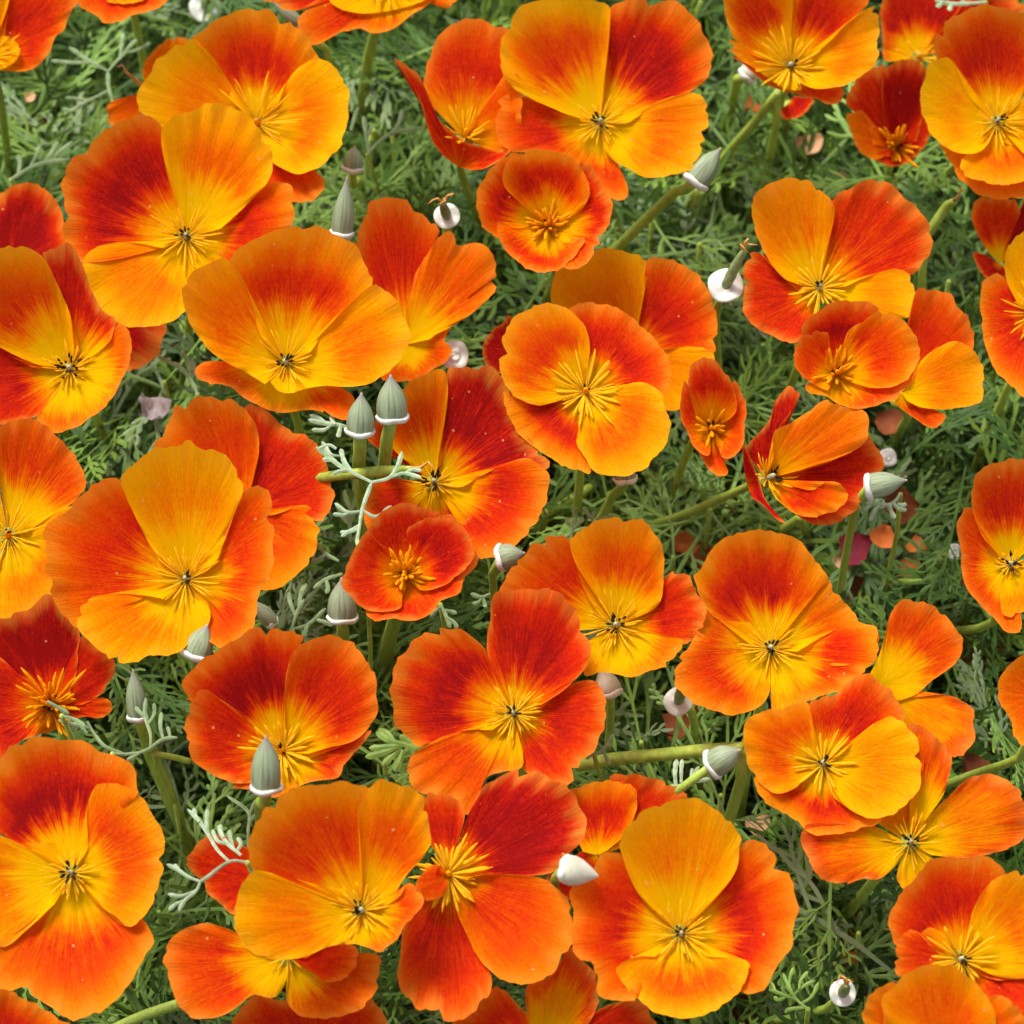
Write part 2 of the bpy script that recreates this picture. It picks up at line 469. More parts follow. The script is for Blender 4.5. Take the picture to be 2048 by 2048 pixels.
# ------------------------------------------------------------------ flowers
FLOWER_GROUP = 'orange and red poppies in the bed'
def slope_table(n, e):
    n = Vector(n).normalized(); a = n.orthogonal().normalized(); b = n.cross(a)
    th, sl = [], []
    for k in range(360):
        p = 2 * math.pi * k / 360
        d = (a * math.cos(p) + b * math.sin(p)) * math.cos(e) + n * math.sin(e)
        h = math.hypot(d.x, d.y)
        th.append(math.atan2(d.y, d.x)); sl.append(max(-1.0, min(1.6, d.z / max(h, 1e-4))))
    o = np.argsort(th); th = np.array(th)[o]; sl = np.array(sl)[o]
    th = np.r_[th - 2 * np.pi, th, th + 2 * np.pi]; sl = np.r_[sl, sl, sl]
    return lambda q: np.interp(q, th, sl)
NU, NV = 16, 60
def build_petal(F, spec, idx, root):
    o = dict(spec[6]) if len(spec) > 6 else {}
    lvl, peak, edge, side, yb, pts = spec[:6]
    peak, edge, side = peak * 1.01, edge * .95, side * .96
    tile = F['tile']
    P = np.array([src(tile, *p) for p in pts_of(pts)])
    B = np.array(src(tile, *o['base']) if 'base' in o else F['c'], float)
    rng = random.Random(F['seed'] * 31 + idx)
    # finely scalloped margin
    S = catmull(P, NV)
    rad = np.linalg.norm(S - B, axis=1); R = rad.max()
    out = (S - B) / np.maximum(rad, 1)[:, None]
    ph = rng.uniform(0, 50); tipw = np.clip((rad / R - .45) / .3, 0, 1)
    wob = np.array([mnoise.noise((ph + k * .26, 0, 0)) + .75 * mnoise.noise((ph + k * .62, 7, 0)) + .45 * mnoise.noise((ph + k * 1.3, 3, 5)) for k in range(NV)])
    S = S + out * (wob * tipw * .029 * R)[:, None]
    for _k in range(rng.choice((0, 0, 1, 1, 2, 3))):      # little nicks in the margin
        jn = rng.randrange(8, NV - 8)
        if tipw[jn] > .8:
            dn = rng.uniform(.025, .065)
            S[jn] -= out[jn] * R * dn; S[jn + 1] -= out[jn + 1] * R * dn * rng.uniform(.2, .7)
    rad = np.linalg.norm(S - B, axis=1)
    ang = np.unwrap(np.arctan2(-(S - B)[:, 1], (S - B)[:, 0]))
    cum = np.r_[0, np.cumsum(np.abs(np.diff(ang)))]
    vv = 2 * cum / max(cum[-1], 1e-6) - 1
    vv = .6 * vv + .4 * np.linspace(-1, 1, NV)
    sl = F['slope'] if 'e' not in o else slope_table(F['n'], math.radians(o['e']))
    RF = F['R']
    m = MPP * F['d'] / D
    ph2 = rng.uniform(0, 50); ruf = o.get('ruf', F.get('ruf', 1.0))
    verts, uvp, uvm = [], [], []
    for i in range(NU):
        u = .02 + .98 * i / (NU - 1)
        for j in range(NV):
            q = B + (S[j] - B) * u
            dx, dy = q[0] - B[0], -(q[1] - B[1])
            r = math.hypot(dx, dy)
            if 's' in o:
                t = r * o['s']
            else:
                # inner and outer petals share one bowl, measured from the flower's own centre
                t = r * float(sl(math.atan2(dy, dx)))
                x = r / RF
                t += F['bowl'] * RF * (x * x - x)
            t += o.get('cup', .085) * R * (vv[j] ** 2 - .33) * u * (1 - .4 * u)
            w = u ** 3 * (rad[j] / R)
            t += ruf * .062 * R * w * mnoise.noise((ph2 + vv[j] * 2.6, u * .9, 3)) * 1.4
            t += ruf * .034 * R * u ** 5 * mnoise.noise((ph2 + vv[j] * 9.5, u * .5, 9)) * 1.5
            t += o.get('roll', 0) * R * max(0, u - .7) ** 2 * 6
            lf = (lvl * 11 + o.get('lift', 0)) * min(1, u * 3 * max(.35, rad[j] / R))
            tt = (t + lf) * m
            verts.append(ray(q[0], q[1], F['d'] - o.get('back', 0) * m - tt))
            uvp.append((r / R, vv[j])); uvm.append((u, ((F['seed'] * 7 + idx) % 97) / 97))
    faces = []
    for i in range(NU - 1):
        for j in range(NV - 1):
            a = i * NV + j
            faces.append((a, a + 1, a + NV + 1, a + NV))
    n = len(verts)
    return mesh_obj('petal', verts, faces, M['petal'], root,
                    uvs={'pet': uvp, 'mar': uvm, 'ca': [(peak, edge)] * n, 'cb': [(side, yb)] * n, 'cc': [(o.get('b0', F['b0']), 0)] * n})
def view_dir(v):
    return RIGHT * v[0] + UP * v[1] - FWD * v[2]
def ground_of(p, rng, spread=.02):
    return Vector((p.x + rng.uniform(-spread, spread), p.y + rng.uniform(-spread, spread), 0))
def stem_path(C, n3, rng, trace=None, top=.0015):
    pts = [C + n3 * top, C - n3 * .006]
    if trace:
        tl, s, zs = trace
        q = pts_of(s)
        for k, p in enumerate(q):
            z = zs[0] + (zs[1] - zs[0]) * k / max(1, len(q) - 1)
            pts.append(atz(*src(tl, *p), z))
    else:
        pts.append(C - n3 * .018 - Vector((0, 0, .012)))
    last = pts[-1]
    gp = ground_of(last, rng, .025)
    pts.append(last.lerp(gp, .5) + Vector((rng.uniform(-.006, .006), rng.uniform(-.006, .006), 0)))
    pts.append(gp)
    return [Vector(p) for p in catmull([tuple(p) for p in pts], 16)]
def build_flower(key, tile, c, petals, label, dh=0., ax=(0, .22), e=24, bowl=.33, stam=('open', 80, 26, 1), stem=None, sr=.0016, ruf=1., cat='poppy', b0=.04):
    rng = random.Random(hash_key(key)); F = {'tile': tile, 'seed': hash_key(key) % 1000, 'ruf': ruf}
    cp = src(tile, *c); F['c'] = cp
    F['d'] = depth_at_z(cp[0], cp[1], .215 + dh)
    F['n'] = (ax[0], ax[1], math.sqrt(max(.05, 1 - ax[0] ** 2 - ax[1] ** 2)))
    F['slope'] = slope_table(F['n'], math.radians(e)); F['bowl'] = bowl; F['b0'] = b0
    rr = []
    for s in petals:
        for p in pts_of(s[5]):
            q = src(tile, *p); rr.append(math.hypot(q[0] - cp[0], q[1] - cp[1]))
    F['R'] = float(np.percentile(rr, 85))
    C = ray(cp[0], cp[1], F['d']); n3 = view_dir(F['n']).normalized()
    low = 0 if stam else .008
    sp = stem_path(C - n3 * low, n3, rng, stem)
    root = empty('poppy_flower', sp[-1])
    tag(root, label, cat, FLOWER_GROUP)
    for i, s in enumerate(petals):
        build_petal(F, s, i, root)
    mb = MB(); k = len(sp)
    mb.tube(sp, [sr * (.8 + .5 * i / k) for i in range(k)], 8)
    mb.build('stem', M['stem'], root)
    # receptacle: a small funnel under the petals
    mb = MB()
    Q = C - n3 * low
    mb.tube([Q + n3 * .0008, Q - n3 * .001, Q - n3 * .004, Q - n3 * .008], [.0030, .0028, .0022, sr], 12)
    mb.build('receptacle', M['stem'], root)
    if stam:
        kind, r, N, dark = stam
        m = MPP * F['d'] / D
        mb = MB()
        a = n3.orthogonal().normalized(); b = n3.cross(a)
        N = int(N * (1.35 if kind == 'open' else 1))
        for i in range(N):
            p = 2 * math.pi * (i + rng.uniform(-.4, .4)) / N
            if kind != 'tuft': el = math.radians(rng.uniform(e * .9 + 3, e * .9 + (24 if kind == 'open' else 16)))
            else: el = math.radians(rng.uniform(34, 82))
            dr = (a * math.cos(p) + b * math.sin(p)) * math.cos(el) + n3 * math.sin(el)
            L = r * m * rng.uniform(.62, 1.12)
            w = rng.uniform(.0005, .0008) * {'tuft': 1.05, 'star': .78, 'open': .5}[kind]
            bend = Vector((rng.uniform(-1, 1), rng.uniform(-1, 1), rng.uniform(-1, 1))) * L * .10
            st = C + dr * L * .10 + n3 * .0012
            pts = [st, C + dr * L * .35 + bend * .3 + n3 * .001, C + dr * L * .6 + bend * .7, C + dr * L * .85 + bend, C + dr * L + bend * 1.4]
            mb.tube(pts, [w * .45, w * .55, w, w * .85, w * .18], 5)
        o = mb.build('stamen_cluster', M['stamen' if kind != 'tuft' else 'stamen_gold'], root); o['kind'] = 'stuff'
        if dark:
            mb = MB()
            for i in range(int(11 * dark)):
                p = rng.uniform(0, 6.283); q = rng.uniform(.35, 1.) * 18 * m * math.sqrt(dark)
                ps = C + n3 * rng.uniform(.004, .0075) + (a * math.cos(p) + b * math.sin(p)) * q
                dv = ((a * math.cos(p) + b * math.sin(p)) * rng.uniform(.2, 1) + n3 * rng.uniform(.2, 1)).normalized()
                hl = rng.uniform(.0005, .0012)
                mb.tube([ps - dv * hl, ps, ps + dv * hl], [.00025, .00042, .00018], 5)
            o = mb.build('dark_anther_ring', M['dark'], root); o['kind'] = 'stuff'
        mb = MB()
        mb.tube([C, C + n3 * .003, C + n3 * .0052, C + n3 * .0060], [.0010, .0009, .0008, .0003], 8)
        mb.build('pistil', M['pistil'] if dark > .45 else M['stamen_gold'], root)
    return root
def hash_key(k):
    h = 7
    for ch in k: h = (h * 131 + ord(ch)) % 100003
    return h
# petal: (level, redness of the flame, redness at the tip, redness at the sides, yellow base, outline [, options])
FL = [
('A', '00', (-60, 330), [
 (0, .85, .6, .75, .2, "20,250 40,100 60,0 100,-100 250,-120 400,-60 430,0 380,90 350,170 310,200 270,290 200,370 110,395 0,385 -20,360"),
 (1, .5, .2, .2, .3, "-60,200 10,120 50,0 40,-120 -100,-200 -300,-100 -300,200 -160,300"),
 (2, .3, .15, .1, .3, "-20,260 10,200 60,210 105,260 100,320 40,370 -20,390 -100,420 -120,370")],
 'poppy with a broad red petal and small yellow inner petal beside feathery grey leaf', {}),
('B', '00', (690, -160), [
 (0, .85, .6, .75, .2, "560,-120 420,-50 430,30 500,70 540,90 560,120 600,130 680,110 780,70 860,50 930,0 950,-80 850,-140"),
 (1, .4, .3, .3, .3, "590,-100 590,0 660,20 740,15 800,-10 820,-100")],
 'poppy hanging a single red-orange petal above the bare green foliage', {}),
('C', 'F', (730, -25), [
 (0, .85, .55, .7, .3, "650,-20 580,10 561,44 574,72 595,85 641,62 658,58 679,53 703,63 741,55 778,27 809,8 830,-20 800,-50"),
 (1, .2, .15, .1, .4, "660,-30 620,-10 630,10 660,22 700,25 760,15 800,0 840,-30 800,-60 680,-70"),
 (0, .9, .6, .8, .2, "640,-30 560,20 520,5 490,-5 520,-60 640,-80"),
 (0, .6, .6, .6, .3, "800,-30 833,14 860,3 870,-30 840,-60")],
 'poppy with yellow inside and a red skirt petal above the elongated green bud', dict(sr=.0021, stem=('10', "200,150 150,350 120,600 80,900 60,1200", (.18, .08)))),
('D', '00', (1420, 690), [
 (0, .86, .35, .5, .32, "1270,540 1240,440 1140,260 1060,210 1150,140 1270,75 1400,45 1490,65 1540,105 1640,140 1700,210 1750,310 1780,340 1700,360 1620,440 1560,540"),
 (1, .5, .15, .15, .25, "1280,560 1250,450 1190,340 1110,240 1050,215 960,260 870,330 820,420 770,490 755,560 780,640 850,720 1000,760 1200,740"),
 (1, .52, .1, .2, .35, "1540,560 1590,440 1680,350 1790,330 1880,410 1920,520 1930,620 1900,720 1870,820 1790,900 1690,950 1630,960 1540,920 1490,880 1450,800"),
 (0, .8, .55, .75, .3, "1480,850 1560,930 1700,930 1760,960 1795,1020 1740,1100 1640,1115 1540,1100 1450,1050 1380,900", {'e': 8})],
 'large yellow-orange poppy with a red flame on its back petal', dict(stam=('open', 95, 30, 0), e=20)),
('E', '00', (1030, 1320), [
 (0, .98, .48, .92, .3, "960,1040 950,1000 930,820 890,690 780,640 640,680 520,770 410,860 360,960 345,1080 355,1220 360,1330 390,1410 450,1450 640,1430 850,1380"),
 (1, .60, .15, .08, .4, "960,1090 910,900 890,740 940,660 1050,610 1170,575 1290,590 1400,670 1480,780 1510,900 1480,1000 1400,1090 1300,1190 1220,1260"),
 (0, .85, .5, .8, .32, "1230,1210 1330,1110 1440,1030 1530,1000 1600,1030 1625,1110 1610,1240 1540,1350 1420,1480 1300,1560 1180,1540 1120,1480"),
 (1, .5, .22, .08, .3, "900,1370 740,1340 600,1345 490,1390 450,1460 455,1560 500,1660 570,1730 640,1780 760,1810 900,1790 1000,1740 1080,1640 1120,1540 1130,1450")],
 'large poppy with one dark crimson petal and two yellow-orange inner petals', dict(e=20)),
('F', '00', (40, 1500), [
 (0, 1., .66, .9, .1, "-100,1400 -150,1300 -100,1120 0,1070 90,1020 180,1010 260,1050 330,1140 355,1250 370,1340 300,1400 230,1430 120,1460"),
 (0, 1., .95, 1., .1, "300,1600 500,1680 700,1720 920,1780 890,1890 870,1960 800,2020 740,2040 600,2000 250,1780", {'s': -.1})],
 'shaded dark crimson petals of a poppy behind the magenta-edged poppy', dict(dh=-.03, stam=None)),
('G', '01', (390, 170), [
 (1, .74, .32, .18, .35, "410,55 390,-127 340,-257 290,-367 240,-457 150,-512 90,-517 0,-507 -140,-470 -250,-350 -280,-200 -200,-90 0,40 180,130"),
 (0, .90, .88, .85, .3, "440,60 400,-100 330,-300 240,-460 290,-510 380,-530 450,-430 500,-290 570,-160 640,-110 620,0 560,100"),
 (1, .72, .60, .5, .58, "540,70 610,0 640,-90 700,-70 725,0 720,90 690,190 640,280 580,370 500,430 420,480 310,515 240,480 200,430 270,350"),
 (0, .9, .8, .8, .3, "260,320 200,420 60,450 -60,470 -160,400 -220,250 -220,80 -150,-20 0,60 180,150")],
 'poppy with a magenta-red back petal and a rolled orange front lip', dict(e=26, stam=('open', 60, 22, 2), stem=('01', "480,330 520,410 600,580 680,740", (.18, .10)))),
('H', 'F', (540, 688), [
 (0, .82, .33, .30, .34, "505,650 478,581 455,520 431,492 472,455 513,437 564,426 608,429 649,451 680,480 703,535 665,570 628,610 590,655"),
 (1, .60, .30, .02, .30, "515,660 490,630 475,570 455,520 425,488 395,495 355,525 343,560 360,610 383,648 420,680 460,700 500,725"),
 (1, .55, .26, .02, .36, "585,665 625,610 660,572 705,538 740,560 765,600 772,635 760,670 735,700 700,722 660,730 610,728 570,735 550,742 525,738 510,720"),
 (0, .76, .60, .72, .42, "470,695 445,688 410,681 380,685 368,703 385,725 425,725 460,750 490,767 530,779 570,774 600,775 640,791 667,785 672,755 650,735 610,715", {'e': 10})],
 'pale orange poppy like a wide bowl with a red curled lip below', dict(e=27, dh=.006, stam=('open', 75, 20, 1))),
('I', 'F', (765, 650), [
 (0, .86, .62, .72, .25, "735,610 705,560 680,500 662,458 672,430 693,408 701,376 758,376 788,400 819,418 829,440 812,462 795,495 778,530 770,580"),
 (1, .66, .55, .3, .35, "766,590 778,540 795,497 833,442 860,442 864,465 894,458 922,468 935,497 938,520 925,530 935,548 915,570 885,595 853,615 810,640"),
 (0, .7, .6, .5, .45, "805,630 850,612 840,640 852,660 845,680 820,695 790,715 760,720 720,715 720,690")],
 'ragged torn orange poppy with notched edge behind the pale bowl-shaped poppy', dict(dh=-.008, stam=None, e=14)),
('J', '10', (690, 775), [
 (0, .84, .62, .72, .36, "560,640 490,560 460,450 490,330 540,210 600,150 680,105 740,100 780,120 860,140 910,140 950,200 980,330 960,480 880,650 780,740", {'s': .05}),
 (1, .62, .55, .5, .3, "710,720 780,600 850,500 930,400 1000,450 1000,700 980,830 880,840 760,800", {'s': .25}),
 (1, .86, .80, .85, .02, "575,865 510,780 475,680 430,530 360,400 290,320 360,355 440,420 490,560 540,650 610,725 700,785 800,815 890,840 950,825 890,880 800,930 720,938", {'base': (655, 922), 's': .55, 'lift': 8, 'ruf': .5})],
 'red-orange cup-shaped poppy seen from the side, outer petal sweeping up to a point', dict(b0=.3, dh=-.006, ax=(.1, .6), e=40, stam=('open', 75, 18, 0), stem=('10', "665,940 750,1170 800,1310", (.17, .10)))),
('K', 'F', (1132, 235), [
 (1, .74, .18, .08, .34, "1060,212 1045,205 1000,185 963,161 946,130 944,89 956,51 980,20 1011,-3 1069,-12 1120,-2 1147,7 1151,34 1147,92 1139,147 1137,190"),
 (0, .97, .55, .9, .28, "1140,180 1147,100 1150,20 1200,-3 1250,0 1290,15 1325,50 1343,95 1340,130 1325,160 1290,185 1250,195 1215,215 1185,225"),
 (1, .58, .28, .15, .38, "1190,230 1220,208 1260,185 1310,175 1330,190 1335,225 1328,275 1305,315 1270,330 1220,335 1190,320 1160,305 1140,280"),
 (0, .86, .48, .8, .3, "1060,205 1000,185 960,178 935,200 935,235 945,270 965,285 1000,290 1050,300 1095,340 1150,372 1180,376 1184,350 1165,315 1150,280", {'e': 12})],
 'very large poppy with two tall petals, one golden-edged and one deep red', dict(e=17, stam=('open', 60, 24, 1.4))),
('L', '10', (1150, 1255), [
 (0, .95, .48, .85, .45, "1080,1080 1020,960 1010,850 930,860 840,920 790,990 755,1060 760,1170 800,1260 860,1310 960,1310 1040,1290"),
 (0, .95, .68, .9, .45, "1220,1150 1310,1040 1330,890 1400,930 1450,1030 1500,1110 1490,1210 1450,1310 1400,1400 1340,1470 1240,1480 1200,1380"),
 (1, .88, .38, .4, .40, "1090,1170 1010,1120 930,1060 895,980 920,900 1000,850 1100,825 1200,840 1290,880 1350,960 1380,1060 1340,1150 1270,1200 1220,1210"),
 (1, .86, .6, .3, .5, "1040,1250 960,1260 880,1220 865,1260 880,1320 930,1400 1000,1460 1080,1500 1180,1500 1230,1470 1310,1400 1350,1330 1340,1310 1290,1340 1230,1340")],
 'small half-open cup poppy with a golden stamen tuft below the very large poppy', dict(b0=.16, e=36, dh=.012, stam=('tuft', 62, 30, .4), stem=('10', "1190,1500 1140,1650 1100,1800", (.17, .09)))),
('M', 'F', (1195, 665), [
 (1, .52, .25, .2, .2, "1150,650 1060,610 1040,575 1041,537 1055,506 1090,485 1120,472 1154,470 1205,482 1222,502 1219,533 1205,570 1195,610"),
 (0, .86, .5, .7, .2, "1200,620 1215,560 1222,490 1260,490 1300,505 1335,545 1352,590 1353,640 1345,665 1310,660 1250,660"),
 (1, .42, .25, .2, .2, "1240,660 1280,655 1320,655 1345,665 1348,700 1325,740 1285,770 1240,770 1210,720")],
 'poppy half hidden behind the round four-petalled poppy, next to the narrow one', dict(dh=-.016, stam=None, e=12)),
('N', 'F', (1105, 742), [
 (1, .74, .3, .25, .35, "1060,752 1040,759 1014,765 970,747 946,710 942,676 949,634 970,601 1004,578 1045,574 1079,588 1103,615 1113,650 1110,680 1100,710"),
 (0, .90, .52, .8, .35, "1100,705 1113,655 1100,610 1070,585 1120,570 1170,585 1205,610 1235,640 1258,670 1265,700 1255,740 1210,735 1160,742"),
 (1, .60, .25, .15, .32, "1150,742 1164,737 1188,723 1222,723 1243,740 1260,778 1263,812 1253,843 1222,877 1188,896 1154,898 1123,891 1103,863 1087,833 1099,805 1105,775"),
 (0, .88, .33, .8, .32, "1100,790 1095,830 1115,890 1080,885 1040,865 1010,845 980,820 960,785 948,740 975,745 1014,765 1050,758")],
 'round flat poppy with alternating red and orange petals and bright yellow star centre', dict(e=14, bowl=.1, stam=('star', 82, 32, .25))),
('O', '21', (205, 500), [
 (1, .86, .72, .75, .42, "120,420 90,300 75,210 105,130 180,95 240,130 310,220 345,320 340,400 290,450"),
 (0, .74, .70, .7, .3, "290,430 340,330 330,220 370,280 400,380 390,480 380,580 320,650 260,640 280,560"),
 (0, .80, .72, .7, .3, "130,440 90,320 60,220 40,300 35,420 70,500 110,590 180,640 200,600 150,540"),
 (1, .75, .6, .7, .35, "140,540 130,600 170,680 220,740 280,750 300,720 270,680 300,660 350,590 330,560 270,560", {'e': 20})],
 'narrow elongated small poppy with ruffled edges and drooping lower petal', dict(b0=.34, e=42, dh=.004, stam=('tuft', 66, 22, .3), stem=('11', "1950,560 1870,750 1810,1000 1800,1150", (.18, .07)))),
('P', '21', (500, 770), [
 (0, .94, .92, .95, .05, "470,720 400,600 480,500 530,430 560,340 630,255 680,280 690,320 640,400 580,480 570,560 580,650", {'s': .1}),
 (1, .62, .5, .5, .32, "530,700 550,640 550,510 640,460 750,390 820,340 950,370 1040,380 1070,450 1070,530 1030,590 930,640 800,690 650,730", {'s': .2, 'lift': 5}),
 (0, .9, .84, .9, .25, "650,740 850,680 1000,610 1070,530 1110,580 1150,650 1150,720 1110,800 1050,880 960,970 870,1020 780,1020 680,970 600,900", {'s': .12}),
 (1, .8, .42, .55, .32, "640,800 760,830 830,790 900,785 955,840 945,900 880,945 780,975 680,965 590,900 530,830", {'s': .35}),
 (2, 1., .9, 1., .02, "385,700 380,580 400,600 440,700 470,770 500,870 550,940 620,1015 560,985 500,920 430,870", {'base': (400, 790), 's': .5, 'ruf': .3, 'lift': 6})],
 'red cup-shaped poppy tipped sideways with its mouth towards the white-rimmed grey bud', dict(b0=.26, ax=(.5, .25), e=35, stam=('open', 78, 20, .8), stem=('21', "395,815 200,900 0,990 -120,1040", (.18, .12)))),
('Q', '20', (800, 1600), [
 (1, .52, .4, .3, .34, "690,1570 600,1530 520,1430 460,1310 430,1180 440,1090 500,1030 590,990 670,980 760,1010 840,1070 885,1140 880,1220 850,1330 820,1440"),
 (0, .82, .76, .78, .25, "830,1420 870,1280 870,1090 940,1060 1020,1010 1100,985 1180,1010 1260,1080 1330,1130 1400,1230 1425,1310 1420,1390 1370,1450 1300,1520 1100,1540 930,1550"),
 (1, .42, .25, .15, .4, "950,1580 1060,1530 1180,1490 1260,1490 1310,1540 1335,1630 1335,1700 1290,1750 1150,1760 1000,1740 880,1680"),
 (0, .84, .8, .82, .26, "700,1620 600,1530 500,1430 450,1385 400,1430 380,1530 390,1630 380,1710 430,1790 530,1850 640,1895 720,1860 780,1760")],
 'poppy with heart-like pair of orange and red petals beside the white disc with seed pod', dict(e=17, stam=('star', 70, 30, .5))),
('R', '21', (890, 195), [
 (0, .97, .6, .85, .25, "830,100 760,60 700,-60 760,-130 850,-195 950,-217 1080,-205 1130,-160 1030,-90 960,-20 930,60"),
 (1, .76, .42, .55, .35, "950,100 950,-30 1030,-100 1130,-155 1230,-130 1310,-60 1350,20 1350,120 1300,200 1220,255 1100,265 1000,240"),
 (1, .75, .65, .6, .35, "830,150 840,60 850,-40 760,-40 690,-10 665,70 670,150 720,210 800,260 850,280"),
 (0, .8, .7, .7, .35, "800,250 730,240 740,290 840,310 900,350 1000,380 1060,375 1150,350 1210,330 1300,240 1330,170 1200,230 1050,240")],
 'small ruffled cup poppy with yellow tuft in front of the heart-shaped one', dict(b0=.22, e=36, dh=.016, stam=('tuft', 66, 26, .4))),
('S', '21', (1250, 290), [
 (0, .8, .62, .7, .2, "1230,150 1290,-100 1340,-280 1400,-275 1500,-265 1560,-200 1620,-120 1655,-20 1650,60 1560,60 1450,100"),
 (1, .5, .28, .2, .28, "1290,230 1360,120 1440,50 1530,10 1620,30 1690,110 1710,240 1690,340 1600,370 1480,385 1360,370 1290,340"),
 (0, .75, .65, .7, .2, "1230,330 1210,340 1280,400 1340,440 1400,480 1450,480 1500,430 1470,400 1380,385 1300,350")],
 'orange poppy half hidden behind the small ruffled cup poppy', dict(dh=-.004, stam=None, e=14, stem=('21', "1290,420 1230,560", (.17, .12)))),
('T', '20', (640, 380), [
 (0, .82, .3, .25, .36, "560,320 480,320 400,280 330,210 290,110 275,0 300,-120 400,-180 550,-160 650,-60 655,50 640,160 640,260"),
 (0, .88, .5, .6, .34, "650,240 650,100 680,-60 760,-150 900,-150 1000,-80 1080,0 1010,80 900,170 830,260 740,310"),
 (1, .5, .3, .25, .36, "760,310 860,230 960,120 1060,50 1110,40 1130,130 1130,230 1120,340 1060,400 950,470 900,480 780,490 680,450"),
 (1, .5, .42, .3, .4, "570,350 450,310 330,230 310,220 320,290 400,350 470,395 540,445 620,490 700,495 690,440"),
 (0, .8, .72, .72, .3, "480,380 320,310 400,370 480,440 540,480 600,500 680,520 760,545 800,550 830,570 890,575 930,540 930,490 850,470 760,480 680,440", {'e': 18})],
 'cup poppy with spiky yellow stamens on two crossing green stems', dict(e=30, stam=('star', 85, 34, .5), stem=('20', "605,510 550,720 500,1030", (.17, .06)))),
('U', '20', (1350, 330), [
 (0, .93, .76, .8, .32, "1250,330 1160,330 1150,200 1140,50 1200,-80 1400,-100 1600,-50 1560,80 1450,180 1400,300"),
 (0, .9, .8, .8, .1, "1400,260 1500,100 1600,0 1750,-50 1900,0 1930,60 1700,120 1500,260")],
 'out-of-focus red poppy behind the yellow-edged poppy, above the small dark cup', dict(dh=-.05, stam=('open', 55, 12, 0))),
('V', '20', (1220, 815), [
 (1, 1., .84, .85, .15, "1180,700 1150,560 1150,420 1200,350 1320,330 1390,380 1400,500 1380,640 1330,720"),
 (0, .86, .75, .75, .15, "1120,760 1060,650 980,600 950,560 1000,440 1080,380 1160,360 1170,460 1150,560 1160,700"),
 (1, .6, .5, .5, .15, "1100,800 1050,620 1000,620 950,640 980,740 1020,830 1100,880 1150,870"),
 (2, .86, .8, .8, .1, "1340,780 1380,640 1430,700 1410,760 1350,850 1260,910 1180,915 1090,870 1110,855 1220,870", {'s': .5})],
 'small dark red cup poppy with spiky orange stamens, soft in the shade', dict(b0=.72, dh=-.042, e=40, stam=('tuft', 75, 26, .4))),
('W', '20', (1780, 685), [
 (0, .86, .55, .6, .3, "1640,560 1600,450 1540,330 1450,330 1440,230 1500,120 1600,60 1700,30 1800,40 1932,80 2000,180 2020,350 1960,480 1880,580"),
 (1, .38, .15, .1, .3, "1690,590 1620,530 1580,430 1540,340 1490,315 1420,350 1380,430 1360,550 1380,660 1440,760 1530,830 1630,850 1700,830 1740,780"),
 (1, .4, .15, .1, .3, "1880,600 1960,500 2050,450 2130,550 2130,750 2050,850 1950,860 1870,780"),
 (0, .6, .3, .3, .38, "1640,830 1590,880 1590,960 1700,1000 1800,1020 1932,1000 2040,940 2050,850 1950,830 1800,780"),
 (-1, .62, .5, .5, .2, "1500,800 1460,780 1540,920 1600,1010 1680,1070 1800,1100 1900,1090 2000,1050 2000,900 1700,860", {'e': 10})],
 'poppy with yellow side petal and red flame, in front of the dark cup', dict(e=20, stam=('open', 70, 24, .9), stem=('20', "1590,880 1450,1010 1340,1120", (.18, .10)))),
('X', '20', (1800, 1450), [
 (0, .82, .7, .75, .25, "1740,1400 1680,1300 1640,1180 1680,1100 1750,1080 1860,1090 1910,1160 1890,1230 1840,1320 1840,1420"),
 (0, 1., .95, 1., .1, "1850,1400 1850,1300 1900,1200 1960,1050 2060,1100 2050,1300 1950,1420"),
 (1, .92, .85, .9, .1, "1750,1430 1700,1400 1650,1400 1680,1480 1730,1540 1800,1560 1840,1500")],
 'blurred dark red poppy low beneath the yellow-sided poppy', dict(dh=-.045, stam=None)),
('Y', '20', (2000, 1740), [
 (1, .35, .22, .15, .3, "1900,1680 1840,1560 1825,1450 1850,1360 1932,1270 2050,1220 2150,1300 2150,1500 2060,1650"),
 (0, .82, .48, .6, .12, "1940,1740 1900,1640 1830,1540 1770,1510 1710,1560 1690,1650 1700,1800 1730,1950 1780,2050 1860,2130 1950,2200 2050,2180 2050,1900")],
 'orange poppy with red outer petal beside blurred dark red poppy', dict(e=18)),
('Z', '01', (50, 1085), [
 (0, .76, .62, .5, .42, "40,950 0,800 -20,620 0,480 90,440 180,430 300,520 400,620 440,690 475,760 470,820 400,900 320,950 200,1040"),
 (1, .52, .38, .25, .4, "150,1060 250,990 330,940 420,920 460,1050 450,1200 300,1400 240,1440 160,1490 130,1520 100,1540 40,1560 0,1550 -60,1500 -40,1350 0,1250"),
 (1, .6, .4, .3, .35, "0,1150 -80,1250 -200,1300 -300,1150 -300,900 -200,700 -60,650 0,850")],
 'orange poppy with long curly yellow stamens between magenta-edged poppy and pale bowl', dict(e=14, stam=('open', 88, 18, .2), dh=-.004)),
('AA', '02', (290, 180), [
 (0, 1., .95, 1., .2, "200,120 0,-80 -120,-150 -60,-260 60,-320 180,-380 270,-440 350,-350 430,-260 445,-150 430,0 380,100"),
 (1, .88, .85, .8, .25, "380,110 420,0 445,-200 520,-160 600,-100 635,-70 630,0 590,60 560,110 500,150 400,190"),
 (2, .8, .65, .7, .2, "380,200 430,180 500,150 560,130 600,140 620,180 600,220 540,245 470,235 390,260"),
 (1, .9, .8, .85, .3, "230,60 100,0 -20,-100 -200,-50 -250,150 -150,350 0,470 100,380 200,340 300,310 350,270")],
